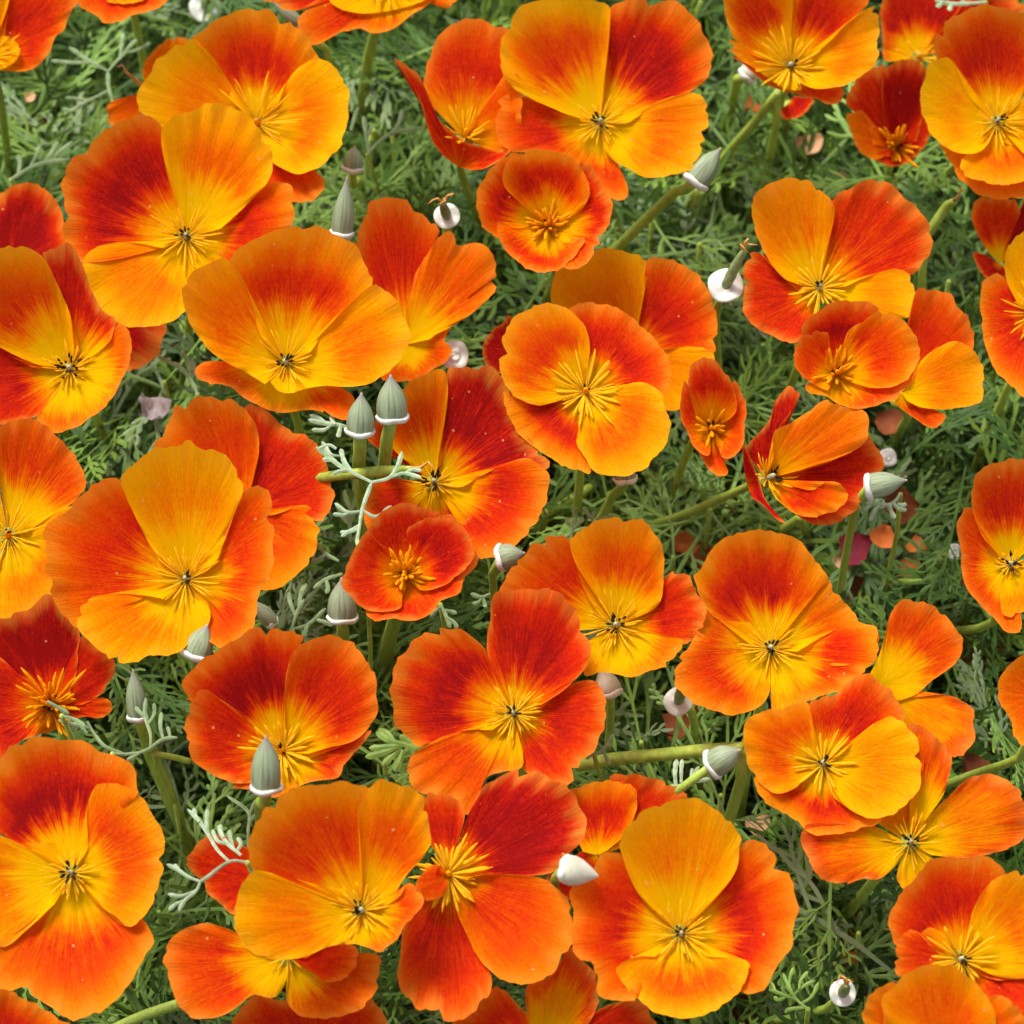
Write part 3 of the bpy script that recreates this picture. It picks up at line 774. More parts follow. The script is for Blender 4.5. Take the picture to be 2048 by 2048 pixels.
 'crimson poppy with a burst of long golden stamens tucked under its neighbours', dict(b0=.42, dh=-.016, e=18, stam=('tuft', 105, 44, 1))),
('AB', '01', (1030, 1330), [
 (1, .42, .16, .12, .36, "870,1200 790,1060 720,920 665,780 690,720 760,670 840,600 930,590 1000,580 1040,555 1090,590 1180,600 1260,660 1320,740 1345,830 1310,920 1260,1040 1220,1160 1190,1230"),
 (0, .80, .45, .66, .28, "880,1270 800,1080 700,880 660,770 580,770 510,800 480,840 390,900 330,960 270,1010 245,1090 260,1180 245,1290 270,1370 310,1450 360,1540 430,1590 560,1520 800,1420"),
 (0, .80, .5, .7, .32, "1200,1240 1260,1060 1330,860 1390,810 1450,820 1500,880 1500,960 1520,1050 1500,1150 1510,1220 1480,1320 1430,1390 1420,1480 1410,1560 1370,1620 1320,1670 1260,1705 1190,1690 1130,1630 1150,1520 1150,1450"),
 (1, .5, .28, .2, .36, "900,1430 800,1410 640,1400 530,1415 440,1460 415,1510 430,1600 480,1650 560,1720 640,1775 740,1780 850,1750 960,1730 1030,1690 1080,1620 1150,1570 1160,1490 1120,1430")],
 'large pale orange bowl-shaped poppy with a grey bud beneath its front petal', dict(e=24, dh=.006, stam=('open', 85, 30, .7))),
('AC', '01', (1350, 950), [
 (0, .76, .5, .55, .1, "1250,850 1000,700 850,590 900,520 950,420 960,370 1050,330 1150,315 1250,320 1330,360 1400,450 1430,540 1425,650 1400,760 1370,850"),
 (-1, .90, .76, .8, .1, "1370,850 1420,680 1420,530 1350,370 1410,360 1490,400 1560,480 1680,520 1750,590 1800,680 1840,800 1830,900 1800,970 1760,1000 1600,980 1450,960"),
 (0, .7, .35, .5, .1, "1450,980 1560,950 1640,915 1710,920 1740,990 1760,1070 1740,1160 1700,1240 1620,1310 1560,1360 1480,1380 1400,1350 1370,1150")],
 'red-orange poppy whose three petals show behind the large pale bowl-shaped poppy', dict(dh=-.014, stam=None, e=12)),
('AD', '11', (520, 795), [
 (1, .74, .35, .2, .36, "420,690 330,640 270,560 250,450 330,300 370,230 450,200 540,160 585,180 595,250 590,380 560,530 540,650"),
 (0, 1., .93, .95, .26, "560,660 570,500 590,300 595,170 660,140 750,155 830,150 880,190 920,260 1000,480 1100,600 1150,640 1140,720 1000,700 850,720 700,780"),
 (1, .86, .52, .6, .36, "680,810 800,740 900,690 1000,655 1070,660 1120,700 1150,760 1140,870 1100,980 1040,1070 960,1140 880,1190 780,1210 740,1150 700,1000 640,910"),
 (0, .9, .55, .8, .32, "380,780 280,760 180,780 150,880 130,1000 180,1060 400,1080 600,1080 700,1080 745,1040 740,980 690,920 600,890"),
 (-1, .86, .75, .8, .1, "380,700 300,640 200,590 155,540 190,440 260,400 330,350 430,600")],
 'dark red poppy with orange-edged petals behind a forked pale leaf and two grey buds', dict(dh=-.012, e=16, stam=('open', 52, 20, 1.6))),
('AE', '11', (360, 1300), [
 (0, .85, .80, .82, .3, "290,1200 220,1130 180,1120 150,1050 200,980 280,920 380,900 500,940 620,970 690,1060 600,1100 480,1170 420,1210"),
 (1, .94, .80, .82, .34, "420,1210 380,1120 370,1050 430,1000 530,980 630,990 700,1060 730,1120 740,1200 680,1270 600,1340 500,1380 440,1380"),
 (1, .82, .80, .8, .4, "290,1230 260,1150 200,1110 150,1050 80,1160 40,1240 10,1350 60,1420 150,1490 260,1500 340,1470 310,1380"),
 (0, .80, .78, .78, .3, "300,1450 160,1480 150,1520 200,1550 300,1540 400,1550 500,1510 560,1440 650,1400 690,1320 750,1240 750,1180 640,1290 500,1380")],
 'small all-red cup poppy with a golden stamen tuft, in front of the dark red poppy', dict(b0=.42, e=34, dh=.012, stam=('tuft', 72, 36, .3), stem=('11', "300,1550 260,1700 230,1860", (.175, .11)), sr=.0026)),
('AF', '11', (1520, 1585), [
 (1, .70, .33, .35, .36, "1440,1440 1380,1360 1320,1270 1280,1180 1275,1110 1330,1040 1400,1010 1440,990 1540,980 1650,985 1720,1050 1770,1120 1790,1200 1785,1320 1780,1410 1740,1480 1660,1520 1600,1530"),
 (0, .78, .55, .62, .36, "1410,1500 1340,1360 1290,1200 1270,1100 1200,1085 1110,1100 1050,1130 1030,1180 950,1240 920,1310 880,1390 1000,1500 1200,1600 1350,1600"),
 (0, .85, .72, .75, .34, "1640,1530 1740,1480 1790,1350 1830,1280 1890,1290 1932,1310 1960,1380 2010,1450 2020,1530 1990,1620 1900,1680 1800,1690 1680,1640"),
 (1, .76, .38, .5, .62, "1400,1640 1340,1700 1350,1850 1420,1840 1520,1840 1600,1865 1700,1830 1800,1800 1850,1740 1900,1660 1750,1620 1640,1590")],
 'orange poppy with thin wiry stamens and dark centre beside the wide golden one', dict(e=22, stam=('open', 80, 22, 1.4))),
('AG', '21', (530, 1710), [
 (0, .88, .36, .6, .32, "420,1560 250,1540 170,1470 110,1300 150,1270 200,1160 280,1090 380,1060 480,1050 600,1065 680,1110 760,1180 810,1250 850,1320 800,1380 700,1500 620,1600"),
 (0, .62, .45, .2, .38, "630,1610 720,1480 830,1320 900,1400 980,1490 1040,1570 1110,1590 1130,1650 1100,1750 900,1800 700,1760"),
 (1, .84, .42, .45, .42, "680,1720 850,1620 960,1575 1050,1570 1110,1585 1130,1660 1110,1760 1050,1830 990,1880 930,1930 830,1960 750,1985 640,2030 540,2050 560,1900"),
 (1, .8, .45, .5, .36, "420,1680 330,1610 240,1540 170,1490 130,1620 40,1740 0,1850 20,1930 100,2000 200,2040 300,2065 400,2055 490,2010 530,1930 530,1830")],
 'wide golden poppy with a dark red flame on its tall back petal', dict(e=18, stam=('open', 70, 22, 1))),
('AH', '21', (1850, 1250), [
 (1, .84, .6, .65, .32, "1760,1150 1700,1080 1660,980 1640,880 1650,780 1700,710 1780,680 1880,655 2000,680 2100,800 2100,1000 2000,1120 1930,1180"),
 (0, .74, .66, .6, .34, "1780,1230 1720,1120 1660,950 1620,925 1580,970 1560,1050 1580,1140 1590,1280 1620,1380 1680,1450 1750,1520 1820,1600 1900,1615 1920,1560 1900,1450"),
 (1, .5, .4, .4, .4, "1800,1400 1810,1500 1850,1530 1932,1500 2050,1450 2150,1300 2100,1150 1950,1200")],
 'orange-red poppy with a folded side petal standing over brown fallen petals', dict(e=24, dh=-.015, stam=('open', 40, 16, 1.2), stem=('21', "1770,1550 1560,1610 1450,1640", (.16, .10)))),
('AI', '22', (1140, 60), [
 (0, .72, .63, .6, .42, "1080,0 1130,-100 1170,-240 1190,-320 1230,-385 1290,-412 1380,-395 1460,-350 1540,-280 1595,-180 1570,-80 1490,-10 1420,40 1340,110 1240,150"),
 (0, .45, .85, .5, .3, "1200,150 1260,140 1400,120 1500,115 1600,150 1650,210 1660,280 1650,380 1580,450 1530,460 1400,400 1260,320 1180,200")],
 'long-petalled orange poppy half covered by the wide golden one', dict(dh=-.014, stam=None, e=10)),
('AJ', '22', (820, 500), [
 (0, .88, .6, .65, .3, "770,400 755,280 750,160 820,130 900,110 960,40 1030,5 1110,20 1190,90 1240,160 1280,260 1200,300 1050,350 940,430"),
 (1, .66, .35, .3, .3, "760,420 750,250 740,160 650,170 550,200 440,220 390,290 385,380 400,480 450,560 490,620 570,660 650,640 720,590"),
 (1, .42, .2, .12, .3, "930,440 1000,360 1080,290 1150,245 1210,235 1280,280 1330,350 1360,450 1370,560 1340,650 1270,730 1190,780 1100,800 1010,770 930,710 870,620"),
 (0, .86, .38, .65, .35, "700,600 580,660 460,560 445,590 480,680 560,740 660,800 710,850 800,890 920,880 1050,850 1120,830 1140,790 1000,770 880,680")],
 'flat yellow-orange poppy with thin star stamens beside small round white-rimmed bud', dict(e=13, bowl=.1, stam=('star', 72, 20, .7))),
('AK', '22', (1300, 935), [
 (1, .55, .8, .5, .45, "1340,800 1350,650 1380,480 1330,350 1300,270 1400,310 1480,380 1530,450 1520,560 1480,680 1420,760 1370,820"),
 (0, .5, .82, .35, .32, "1370,830 1450,740 1540,650 1620,580 1730,550 1830,580 1920,670 1960,780 1940,890 1880,950 1760,990 1600,1015 1420,1000"),
 (0, .5, .85, .4, .32, "1230,1050 1180,1100 1120,1135 1040,1130 950,1160 860,1150 790,1110 750,1030 710,960 700,880 740,830 900,820 1080,830 1160,870 1200,910"),
 (0, .3, .3, .2, .5, "1250,1030 1230,1120 1260,1180 1330,1250 1450,1150 1440,1030 1400,1000 1360,980"),
 (0, .45, .42, .35, .3, "1180,860 1130,820 1150,780 1250,720 1340,650 1350,740 1330,850")],
 'open star-like poppy with narrow separate petals, yellow at base and red at tips', dict(dh=-.006, e=6, bowl=.05, stam=('open', 62, 14, .8), stem=('22', "1200,1050 1120,1120 980,1300 880,1440", (.19, .10)), sr=.0018)),
('AL', '22', (2050, 130), [
 (0, .62, .5, .5, .25, "2030,0 2000,-130 1932,-110 1860,-60 1800,20 1785,90 1800,160 1850,240 1880,340 1932,400 2000,380 2050,250")],
 'orange petal of a poppy beside the dark gap above the star-like poppy', dict(stam=None, stem=('22', "1932,440 1700,540 1470,650", (.19, .12)))),
('AM', '02', (1560, 430), [
 (0, .98, .55, .88, .32, "1430,310 1250,160 1120,100 1040,150 1000,50 1040,0 1100,-55 1180,-115 1280,-185 1380,-245 1480,-255 1600,-235 1680,-200 1620,-140 1580,0 1560,180"),
 (1, .86, .55, .6, .34, "1575,300 1570,120 1600,-60 1650,-170 1750,-200 1850,-210 1940,-170 2010,-100 2060,0 2090,100 2080,200 2040,290 1950,370 1800,410 1700,440"),
 (1, .86, .62, .65, .32, "1450,380 1370,270 1250,170 1130,85 1060,150 1020,280 1020,360 1060,460 1130,530 1220,580 1320,605 1420,590 1500,520"),
 (0, .84, .8, .8, .4, "1440,560 1290,610 1300,630 1380,640 1480,680 1560,670 1700,600 1870,570 1900,500 1990,400 2050,310 1900,390 1700,470")],
 'red cup poppy with a pointed green bud standing in front of its yellow tuft', dict(e=26, stam=('star', 82, 34, .3))),
('AN', '12', (960, 225), [
 (1, .93, .76, .8, .2, "900,80 850,-20 810,-140 825,-290 840,-410 880,-455 1000,-470 1150,-465 1240,-430 1300,-350 1330,-240 1390,-150 1370,-60 1310,20 1220,100 1110,170"),
 (0, .96, .55, .85, .26, "870,80 840,-30 800,-140 740,-200 660,-240 560,-250 470,-235 410,-200 380,-140 320,-90 295,0 280,100 290,210 310,280 370,350 430,405 550,350 650,320 820,290"),
 (1, .74, .55, .5, .3, "840,310 700,310 560,350 450,410 390,460 370,530 390,600 430,650 560,680 650,720 700,780 740,720 800,580 900,540 1000,520 1010,440 980,320"),
 (0, .86, .7, .75, .26, "1110,190 1200,110 1290,50 1370,35 1440,70 1470,170 1470,240 1440,320 1400,430 1310,510 1280,590 1200,620 1060,560 1010,520 1010,400 1000,300")],
 'big four-petalled scarlet poppy with a grey-white pistil ringed by thin stamens', dict(e=14, stam=('open', 66, 34, .8))),
('AO', '12', (600, 1110), [
 (0, 1., .88, .95, .18, "650,950 700,800 750,680 830,590 950,540 1080,535 1160,580 1240,600 1300,700 1350,780 1360,860 1320,940 1250,1000 1200,1080 1100,1110 900,1110 760,1080"),
 (0, .88, .7, .75, .25, "540,1000 480,900 440,760 430,670 540,660 640,690 690,760 670,860 630,950"),
 (1, .74, .52, .5, .15, "680,1130 830,1105 1000,1110 1120,1130 1200,1190 1260,1250 1280,1360 1270,1480 1230,1570 1180,1640 1080,1700 940,1705 840,1650 760,1560 700,1440 650,1330"),
 (0, .85, .65, .8, .15, "650,1330 720,1480 800,1590 840,1690 820,1770 750,1850 650,1910 590,1915 500,1870 430,1850 380,1790 320,1700 330,1560 350,1400 400,1290 500,1230"),
 (2, .72, .66, .7, .1, "560,1060 500,1060 420,1150 430,1220 480,1250 560,1230 590,1180", {'lift': 20})],
 'sprawling crimson poppy with a one-sided brush of yellow stamens', dict(e=12, dh=-.002, stam=('star', 78, 46, 0))),
('AP', '12', (1420, 1000), [
 (0, .86, .32, .5, .22, "1340,980 1310,900 1350,800 1300,700 1270,640 1360,610 1450,590 1540,590 1620,620 1640,690 1620,800 1560,900 1480,970"),
 (-1, .82, .78, .8, .2, "1540,900 1620,820 1640,680 1560,590 1480,580 1530,550 1650,560 1780,590 1880,640 1920,680 1850,760 1700,850 1560,960"),
 (-1, .92, .9, .9, .1, "1330,980 1200,1080 1140,1120 1180,1200 1270,1250 1380,1200 1450,1100")],
 'dark orange poppy squeezed between the crimson poppy and the golden bowl poppy', dict(dh=-.016, stam=None, e=10)),
('AQ', '12', (1880, 1440), [
 (1, .48, .2, .12, .34, "1760,1320 1660,1230 1590,1100 1550,960 1555,870 1620,810 1690,750 1800,710 1900,690 1964,685 2044,730 2104,775 2184,845 2214,900 2200,970 2200,1040 2160,1130 2084,1220 2010,1290 1960,1330"),
 (0, .84, .48, .72, .34, "1760,1340 1650,1220 1570,1060 1540,980 1440,1000 1420,1060 1300,1130 1260,1220 1290,1300 1270,1400 1280,1480 1310,1560 1390,1620 1400,1700 1440,1770 1540,1810 1640,1790 1600,1680 1700,1560"),
 (0, .86, .48, .72, .34, "1990,1330 2100,1210 2180,1090 2210,960 2250,915 2320,930 2390,990 2440,1050 2490,1140 2510,1220 2530,1300 2500,1420 2490,1520 2420,1600 2380,1680 2330,1750 2260,1765 2150,1730 2100,1600 2000,1520"),
 (1, .64, .22, .12, .40, "1740,1560 1640,1560 1550,1600 1530,1640 1570,1720 1620,1780 1690,1830 1770,1880 1880,1900 1990,1890 2080,1850 2160,1790 2230,1720 2255,1620 2240,1580 2150,1570 2020,1560")],
 'large golden bowl poppy with red wings on both sides and a yellow front petal', dict(e=20, dh=.004, stam=('open', 80, 26, .9))),
('AR', '02', (1997, 1310), [
 (0, .76, .33, .4, .28, "1900,1190 1700,1150 1550,1100 1400,1080 1370,1000 1390,900 1420,790 1500,700 1600,640 1720,610 1880,600 1950,610 2040,640 2000,740 1980,850 2000,1000 2010,1150"),
 (1, .66, .25, .25, .3, "2000,1160 1990,950 1975,760 2000,680 2050,610 2120,590 2200,610 2290,630 2340,690 2360,780 2375,920 2330,1020 2260,1090 2200,1180 2160,1260 2080,1300"),
 (1, .5, .22, .1, .26, "1900,1260 1780,1230 1620,1160 1500,1100 1420,1085 1370,1110 1320,1190 1295,1290 1300,1400 1350,1500 1430,1560 1560,1580 1680,1560 1800,1510 1900,1480 1980,1420"),
 (1, .74, .6, .6, .5, "2100,1300 2200,1230 2260,1150 2320,1210 2340,1260 2290,1330 2240,1380 2200,1450 2110,1530 2030,1510 1960,1490 1900,1490 1960,1420")],
 'bright orange bowl poppy in front of the crimson one with the yellow stamen brush', dict(e=24, dh=.012, stam=('open', 70, 24, 1))),
('AS', '02', (1590, 1560), [
 (0, .76, .62, .5, .36, "1470,1560 1350,1510 1300,1430 1210,1390 1130,1375 1030,1400 950,1460 905,1540 900,1600 935,1640 940,1720 980,1810 1020,1880 1120,1905 1240,1880 1330,1820 1400,1770 1500,1790 1560,1740 1590,1650"),
 (0, .7, .62, .5, .4, "1590,1680 1580,1780 1620,1860 1700,1900 1800,1900 1900,1880 1990,1850 2060,1770 2100,1660 2090,1560 2000,1540 1800,1560 1680,1570"),
 (2, .82, .62, .75, .02, "1690,1570 1740,1540 1830,1490 1960,1500 1970,1590 1900,1680 1800,1700 1740,1650 1690,1610")],
 'orange poppy with broad spread petals and a folded pink flap under the bright bowl poppy', dict(dh=-.004, e=8, bowl=.08, stam=('open', 50, 10, 0))),
('AT', '02', (400, 1105), [
 (0, .99, .48, .88, .34, "300,930 150,930 0,880 -120,760 -100,600 0,450 80,390 200,345 290,360 400,360 480,380 570,430 690,470 740,520 755,600 750,680 640,650 540,700 490,850"),
 (1, .7, .33, .35, .36, "490,960 480,800 490,690 530,620 600,600 700,630 790,690 850,780 900,890 910,1000 880,1150 840,1270 780,1350 710,1395 640,1340 570,1290 510,1200"),
 (0, .76, .48, .6, .32, "510,1240 570,1300 700,1400 780,1350 820,1400 850,1480 800,1570 760,1640 700,1700 690,1750 600,1830 540,1880 470,1900 380,1910 300,1850 200,1780 100,1750 0,1740 -60,1650 0,1500 150,1380 300,1250"),
 (1, .52, .3, .25, .4, "280,1020 150,960 0,890 -150,880 -260,1000 -280,1200 -200,1400 0,1510 150,1410 300,1270")],
 'tallest large poppy with dark red top petal and long orange lower petal', dict(e=12, dh=.004, stam=('open', 62, 22, 1.5))),
('AU', '02', (-50, 2150), [
 (0, .86, .5, .7, .1, "-120,2000 -50,1780 0,1735 100,1770 200,1830 330,1900 400,1960 420,2050 300,2150 100,2180")],
 'red petal of a poppy peeping below the tallest large poppy', dict(dh=-.01, stam=None)),
('AV', '02', (1450, 1150), [
 (0, .83, .8, .8, .02, "1420,1000 1350,950 1200,880 1120,910 1060,980 1025,1040 1060,1090 1120,1150 1150,1210 1230,1280 1290,1330 1400,1290")],
 'plain red petal of a poppy behind a pale forked leaf', dict(dh=-.02, stam=None, e=6)),
('AW', '02', (1700, 2150), [
 (0, .86, .66, .75, .1, "1500,2100 1300,2000 1290,1900 1350,1830 1410,1770 1500,1790 1650,1800 1800,1830 1932,1820 2030,1780 2100,1850 2140,1932 2100,2080 1900,2150")],
 'shaded dark orange poppy beneath the broad spread petals', dict(dh=-.03, stam=None)),
('AX', '12', (1080, 2120), [
 (0, .85, .6, .7, .2, "980,2050 800,2000 620,1930 700,1880 790,1800 840,1730 900,1740 960,1800 1030,1880 1060,1990"),
 (0, .4, .9, .35, .3, "1060,2000 1030,1860 1030,1720 1120,1690 1200,1620 1270,1490 1310,1570 1390,1620 1420,1720 1430,1800 1400,1880 1340,1970 1200,2050"),
 (0, .85, .8, .8, .2, "1300,2000 1400,1880 1450,1840 1560,1810 1640,1800 1700,1850 1740,1932 1700,2050 1400,2100")],
 'poppy with a yellow pointed middle petal below the crimson sprawling one', dict(dh=-.022, stam=None, e=8)),
('AY', '22', (1580, 1580), [
 (0, .88, .5, .75, .26, "1480,1430 1400,1400 1300,1500 1230,1500 1190,1430 1180,1380 1220,1270 1260,1200 1330,1120 1420,1030 1500,1010 1600,1015 1730,1010 1830,1090 1760,1140 1680,1260 1630,1400"),
 (1, .5, .35, .25, .38, "1650,1460 1640,1350 1680,1240 1750,1150 1830,1100 1930,1090 2050,1120 2150,1250 2180,1450 2100,1620 1932,1680 1780,1670 1680,1620"),
 (1, .8, .6, .6, .3, "1470,1550 1400,1490 1330,1410 1270,1430 1230,1500 1220,1600 1240,1670 1320,1640 1450,1610"),
 (0, .8, .76, .7, .2, "1640,1640 1780,1690 1932,1680 2050,1700 2080,1850 1932,1950 1800,1900 1700,1750")],
 'red-flamed poppy with long yellow stamens under the star-like poppy', dict(e=18, stam=('star', 84, 24, .7))),
('AZ', '22', (1480, 2100), [
 (1, .62, .3, .3, .1, "1350,2020 1180,1930 1150,1850 1160,1780 1230,1700 1350,1620 1500,1600 1580,1640 1680,1720 1740,1800 1780,1932 1720,2050 1600,2080"),
 (0, .66, .4, .5, .1, "1300,2050 1100,2000 1040,1900 1060,1810 1120,1740 1220,1700 1160,1800 1160,1950"),
 (0, .66, .5, .5, .1, "1680,2060 1780,1930 1740,1790 1820,1780 1900,1850 1960,1950 1900,2080")],
 'orange poppy cup seen from above its back petal, over the red-flamed poppy', dict(dh=.012, stam=None, e=20)),
('BA', '10', (1000, 1960), [
 (0, 1., .97, 1., .02, "930,2050 860,2060 800,2000 790,1900 840,1820 900,1780 930,1740 980,1770 1050,1850")],
 'dark maroon petal of a poppy in shade behind the round flat poppy', dict(dh=-.04, stam=None)),
('BB', '00', (900, 480), [
 (0, .62, .5, .5, .1, "1040,250 1020,210 930,215 850,280 795,350 790,430 830,500"),
 (0, .68, .55, .5, .1, "840,500 770,520 680,540 600,570 595,640 620,690 760,660")],
 'dull orange poppy hidden behind the red-flamed poppy with a dry curled tip', dict(dh=-.035, stam=None)),
('BC', '20', (640, 560), [
 (0, .92, .85, .9, .02, "580,620 620,660 700,640 760,580 770,545 700,535 660,530")],
 'small sliver of a red poppy below the crossing stems', dict(dh=-.06, stam=None)),
]
for key, tile, c, petals, label, opt in FL:
    build_flower(key, tile, c, petals, label, **opt)
# ------------------------------------------------------------------ buds
def lathe(base, axis, prof, n=16):
    """prof: list of (height, radius) -> verts, faces, uv(angle, height)"""
    axis = axis.normalized(); a = axis.orthogonal().normalized(); b = axis.cross(a)
    v, f, uv = [], [], []
    h1 = prof[-1][0] or 1
    for h, r in prof:
        for k in range(n + 1):
            p = 2 * math.pi * k / n
            v.append(base + axis * h + (a * math.cos(p) + b * math.sin(p)) * r)
            uv.append((k / n, max(0, h / h1)))
    for i in range(len(prof) - 1):
        for k in range(n):
            q = i * (n + 1) + k
            f.append((q, q + 1, q + n + 2, q + n + 1))
    return v, f, uv
def side_stem(root, base, axis, rng, trace, r=.0013):
    pts = [base + axis * .0005, base - axis * .006]
    if trace:
        tl, s, zs = trace; q = pts_of(s)
        for k, p in enumerate(q):
            pts.append(atz(*src(tl, *p), zs[0] + (zs[1] - zs[0]) * k / max(1, len(q) - 1)))
    else:
        pts.append(base - axis * .015 - Vector((0, 0, .012)))
    last = pts[-1]
    gp = Vector(root.location)
    pts.append(last.lerp(gp, .5)); pts.append(gp)
    C = [Vector(p) for p in catmull([tuple(p) for p in pts], 14)]
    mb = MB(); mb.tube(C, [r] * len(C), 8); mb.build('stem', M['stem'], root)
def build_bud(key, tile, base, tip, w, label, z=.21, toward=.35, trace=None, fat=.8, cream=False, rimk=1.04, sr=.0013, hide=False):
    rng = random.Random(hash_key(key))
    b = src(tile, *base); t = src(tile, *tip)
    d = depth_at_z(*b, z); m = MPP * d / D
    B = ray(*b, d)
    dx, dy = (t[0] - b[0]) * m, -(t[1] - b[1]) * m
    L2 = math.hypot(dx, dy)
    ax = RIGHT * dx + UP * dy - FWD * (L2 * toward)
    L = ax.length; ax.normalize()
    R = w * K1 * m / 2
    hid = not trace and (toward < .3 or hide)
    root = empty('poppy_bud', ground_of(B + FWD * .03, rng, .008) if hid else ground_of(B - ax * .02, rng)); tag(root, label, 'bud', 'poppy buds')
    pr = [(0, .86), (.06, .95), (.18, 1.), (.32, .97 + .03 * fat), (.47, .84 + .10 * fat), (.62, .61 + .16 * fat), (.75, .38 + .14 * fat), (.86, .20 + .08 * fat), (.93, .12), (1, .05)]
    if cream: pr = [(0, .7), (.10, .95), (.28, 1.), (.5, .86), (.72, .55), (.88, .28), (1, .03)]
    v, f, uv = lathe(B, ax, [(h * L - .0004, r * R * .97) for h, r in pr])
    mesh_obj('cap', v, f, M['cream' if cream else 'bud'], root, uvs={'bud': uv})
    v, f, uv = lathe(B, ax, [(-.0013, R * .25), (-.0012, R * .66), (-.0006, R * .95 * rimk), (.0001, R * 1.03 * rimk), (.0006, R * 1.03 * rimk), (.0010, R * .97 * rimk), (.0009, R * .8)])
    j = random.Random(hash_key(key) + 1)
    ph = j.uniform(0, 6)
    for i in range(len(v)):
        th = 2 * math.pi * (i % 17) / 16
        k = 1 + .045 * math.sin(3 * th + ph) + .04 * math.sin(5 * th + 2 * ph)
        v[i] = B + (v[i] - B) * k + ax * (.0002 * math.sin(4 * th + ph))
    mesh_obj('rim', v, f, M['rimw'], root)
    if hid:
        bend = (ax * .25 - FWD * 1.0 + Vector((0, 0, .5))).normalized()     # the stalk drops straight away under the bud
        side_stem(root, B - bend * .001, bend, rng, None, sr)
    else:
        side_stem(root, B, ax, rng, trace, sr)
    return root
BUDS = [
 ('b1', '10', (10, 1290), (45, 975), 130, 'slender pointed green bud standing alone between three orange poppies', dict(z=.225, fat=.35, trace=('10', "20,1330 40,1500", (.19, .12)))),
 ('b2', '10', (70, 935), (85, 800), 115, 'small dark blue-green bud above the slender pointed bud', dict(z=.20, fat=.9, trace=('10', "110,1000 110,1200", (.16, .10)))),
 ('b3', '20', (115, 1005), (262, 812), 155, 'brownish tilted bud with a pale rim beside the very large poppy', dict(z=.214, fat=.8, toward=.1, trace=('10', "1900,1020 1700,1200 1530,1370 1400,1480", (.195, .14)), sr=.0018)),
 ('b4', '11', (288, 430), (282, 185), 178, 'plump grey-green bud with a white rim, taller of the pair over dark red petals', dict(z=.238, trace=('11', "268,500 255,590 245,690 238,790", (.236, .19)), sr=.0021)),
 ('b5', '11', (110, 510), (122, 285), 160, 'grey-green bud with a white rim, lower of the pair beside the red curled lip', dict(z=.238, trace=('11', "110,580 110,680 108,790", (.232, .19)), sr=.0021)),
 ('b6', '21', (1075, 810), (1290, 772), 150, 'pale grey bud with white rim pointing away from the tipped red cup', dict(z=.226, toward=.2)),
 ('b7', '11', (885, 1205), (1028, 1172), 150, 'striped dark green bud lying against the edge of an orange poppy', dict(z=.222, toward=.25, fat=.9)),
 ('b8', '01', (1890, 1535), (1890, 1300), 170, 'green bud with white rim tucked beside the small all-red cup', dict(z=.212, trace=('11', "15,1600 25,1700", (.19, .17)), sr=.0018)),
 ('b9', '01', (1075, 1750), (1150, 1560), 170, 'grey bud with thick white rim under the pale bowl-shaped poppy', dict(z=.218, fat=.8, toward=.0)),
 ('b10', '02', (1467, 630), (1475, 322), 172, 'pointed green bud with white collar in front of the red cup', dict(z=.245, fat=1.1, rimk=1.06, trace=('02', "1455,720 1440,800", (.225, .20)), sr=.0019)),
 ('b11', '02', (762, 240), (742, -40), 118, 'slim bluish-purple bud rising from the grey curly leaf', dict(z=.215, fat=1., rimk=1.0, trace=('02', "795,280 830,430 950,720 1040,960", (.20, .11)), sr=.0025)),
 ('b12', '22', (215, 500), (368, 408), 165, 'small round grey bud with white rim beside the flat yellow-orange poppy', dict(z=.222, toward=.5, fat=1.1)),
 ('b13', '12', (1235, 1075), (1435, 1115), 175, 'cream white papery bud cap lying on the crimson and golden petals', dict(z=.236, toward=.15, cream=True, rimk=.9)),
 ('b14', '12', (1490, 110), (1440, -50), 150, 'white rounded bud base hidden under the scarlet and orange petals', dict(z=.196, toward=.1, cream=True, rimk=1.0)),
 ('b16', '11', (1575, 770), (1560, 640), 130, 'green bud base with pale rim peeping under the round flat poppy', dict(z=.195, fat=1, trace=('11', "1545,800 1440,990 1400,1080", (.18, .12)), sr=.0016)),
 ('b17', '01', (1500, 1560), (1400, 1430), 95, 'small dark green bud behind the pale bowl-shaped poppy', dict(z=.19, fat=.9, rimk=.9)),
 ('b18', '00', (1640, 120), (1495, 5), 80, 'greyish folded bud behind the yellow and red skirted poppy', dict(z=.20, fat=.6, rimk=.8)),
 ('b19', '20', (400, 420), (480, 330), 120, 'white bud base under the cup poppy with spiky stamens', dict(z=.185, cream=True, rimk=1.0, trace=('20', "350,450 270,800 260,1170", (.17, .06)), sr=.0018)),
]
for key, tl, bs, tp, w, lab, opt in BUDS:
    build_bud(key, tl, bs, tp, w, lab, **opt)

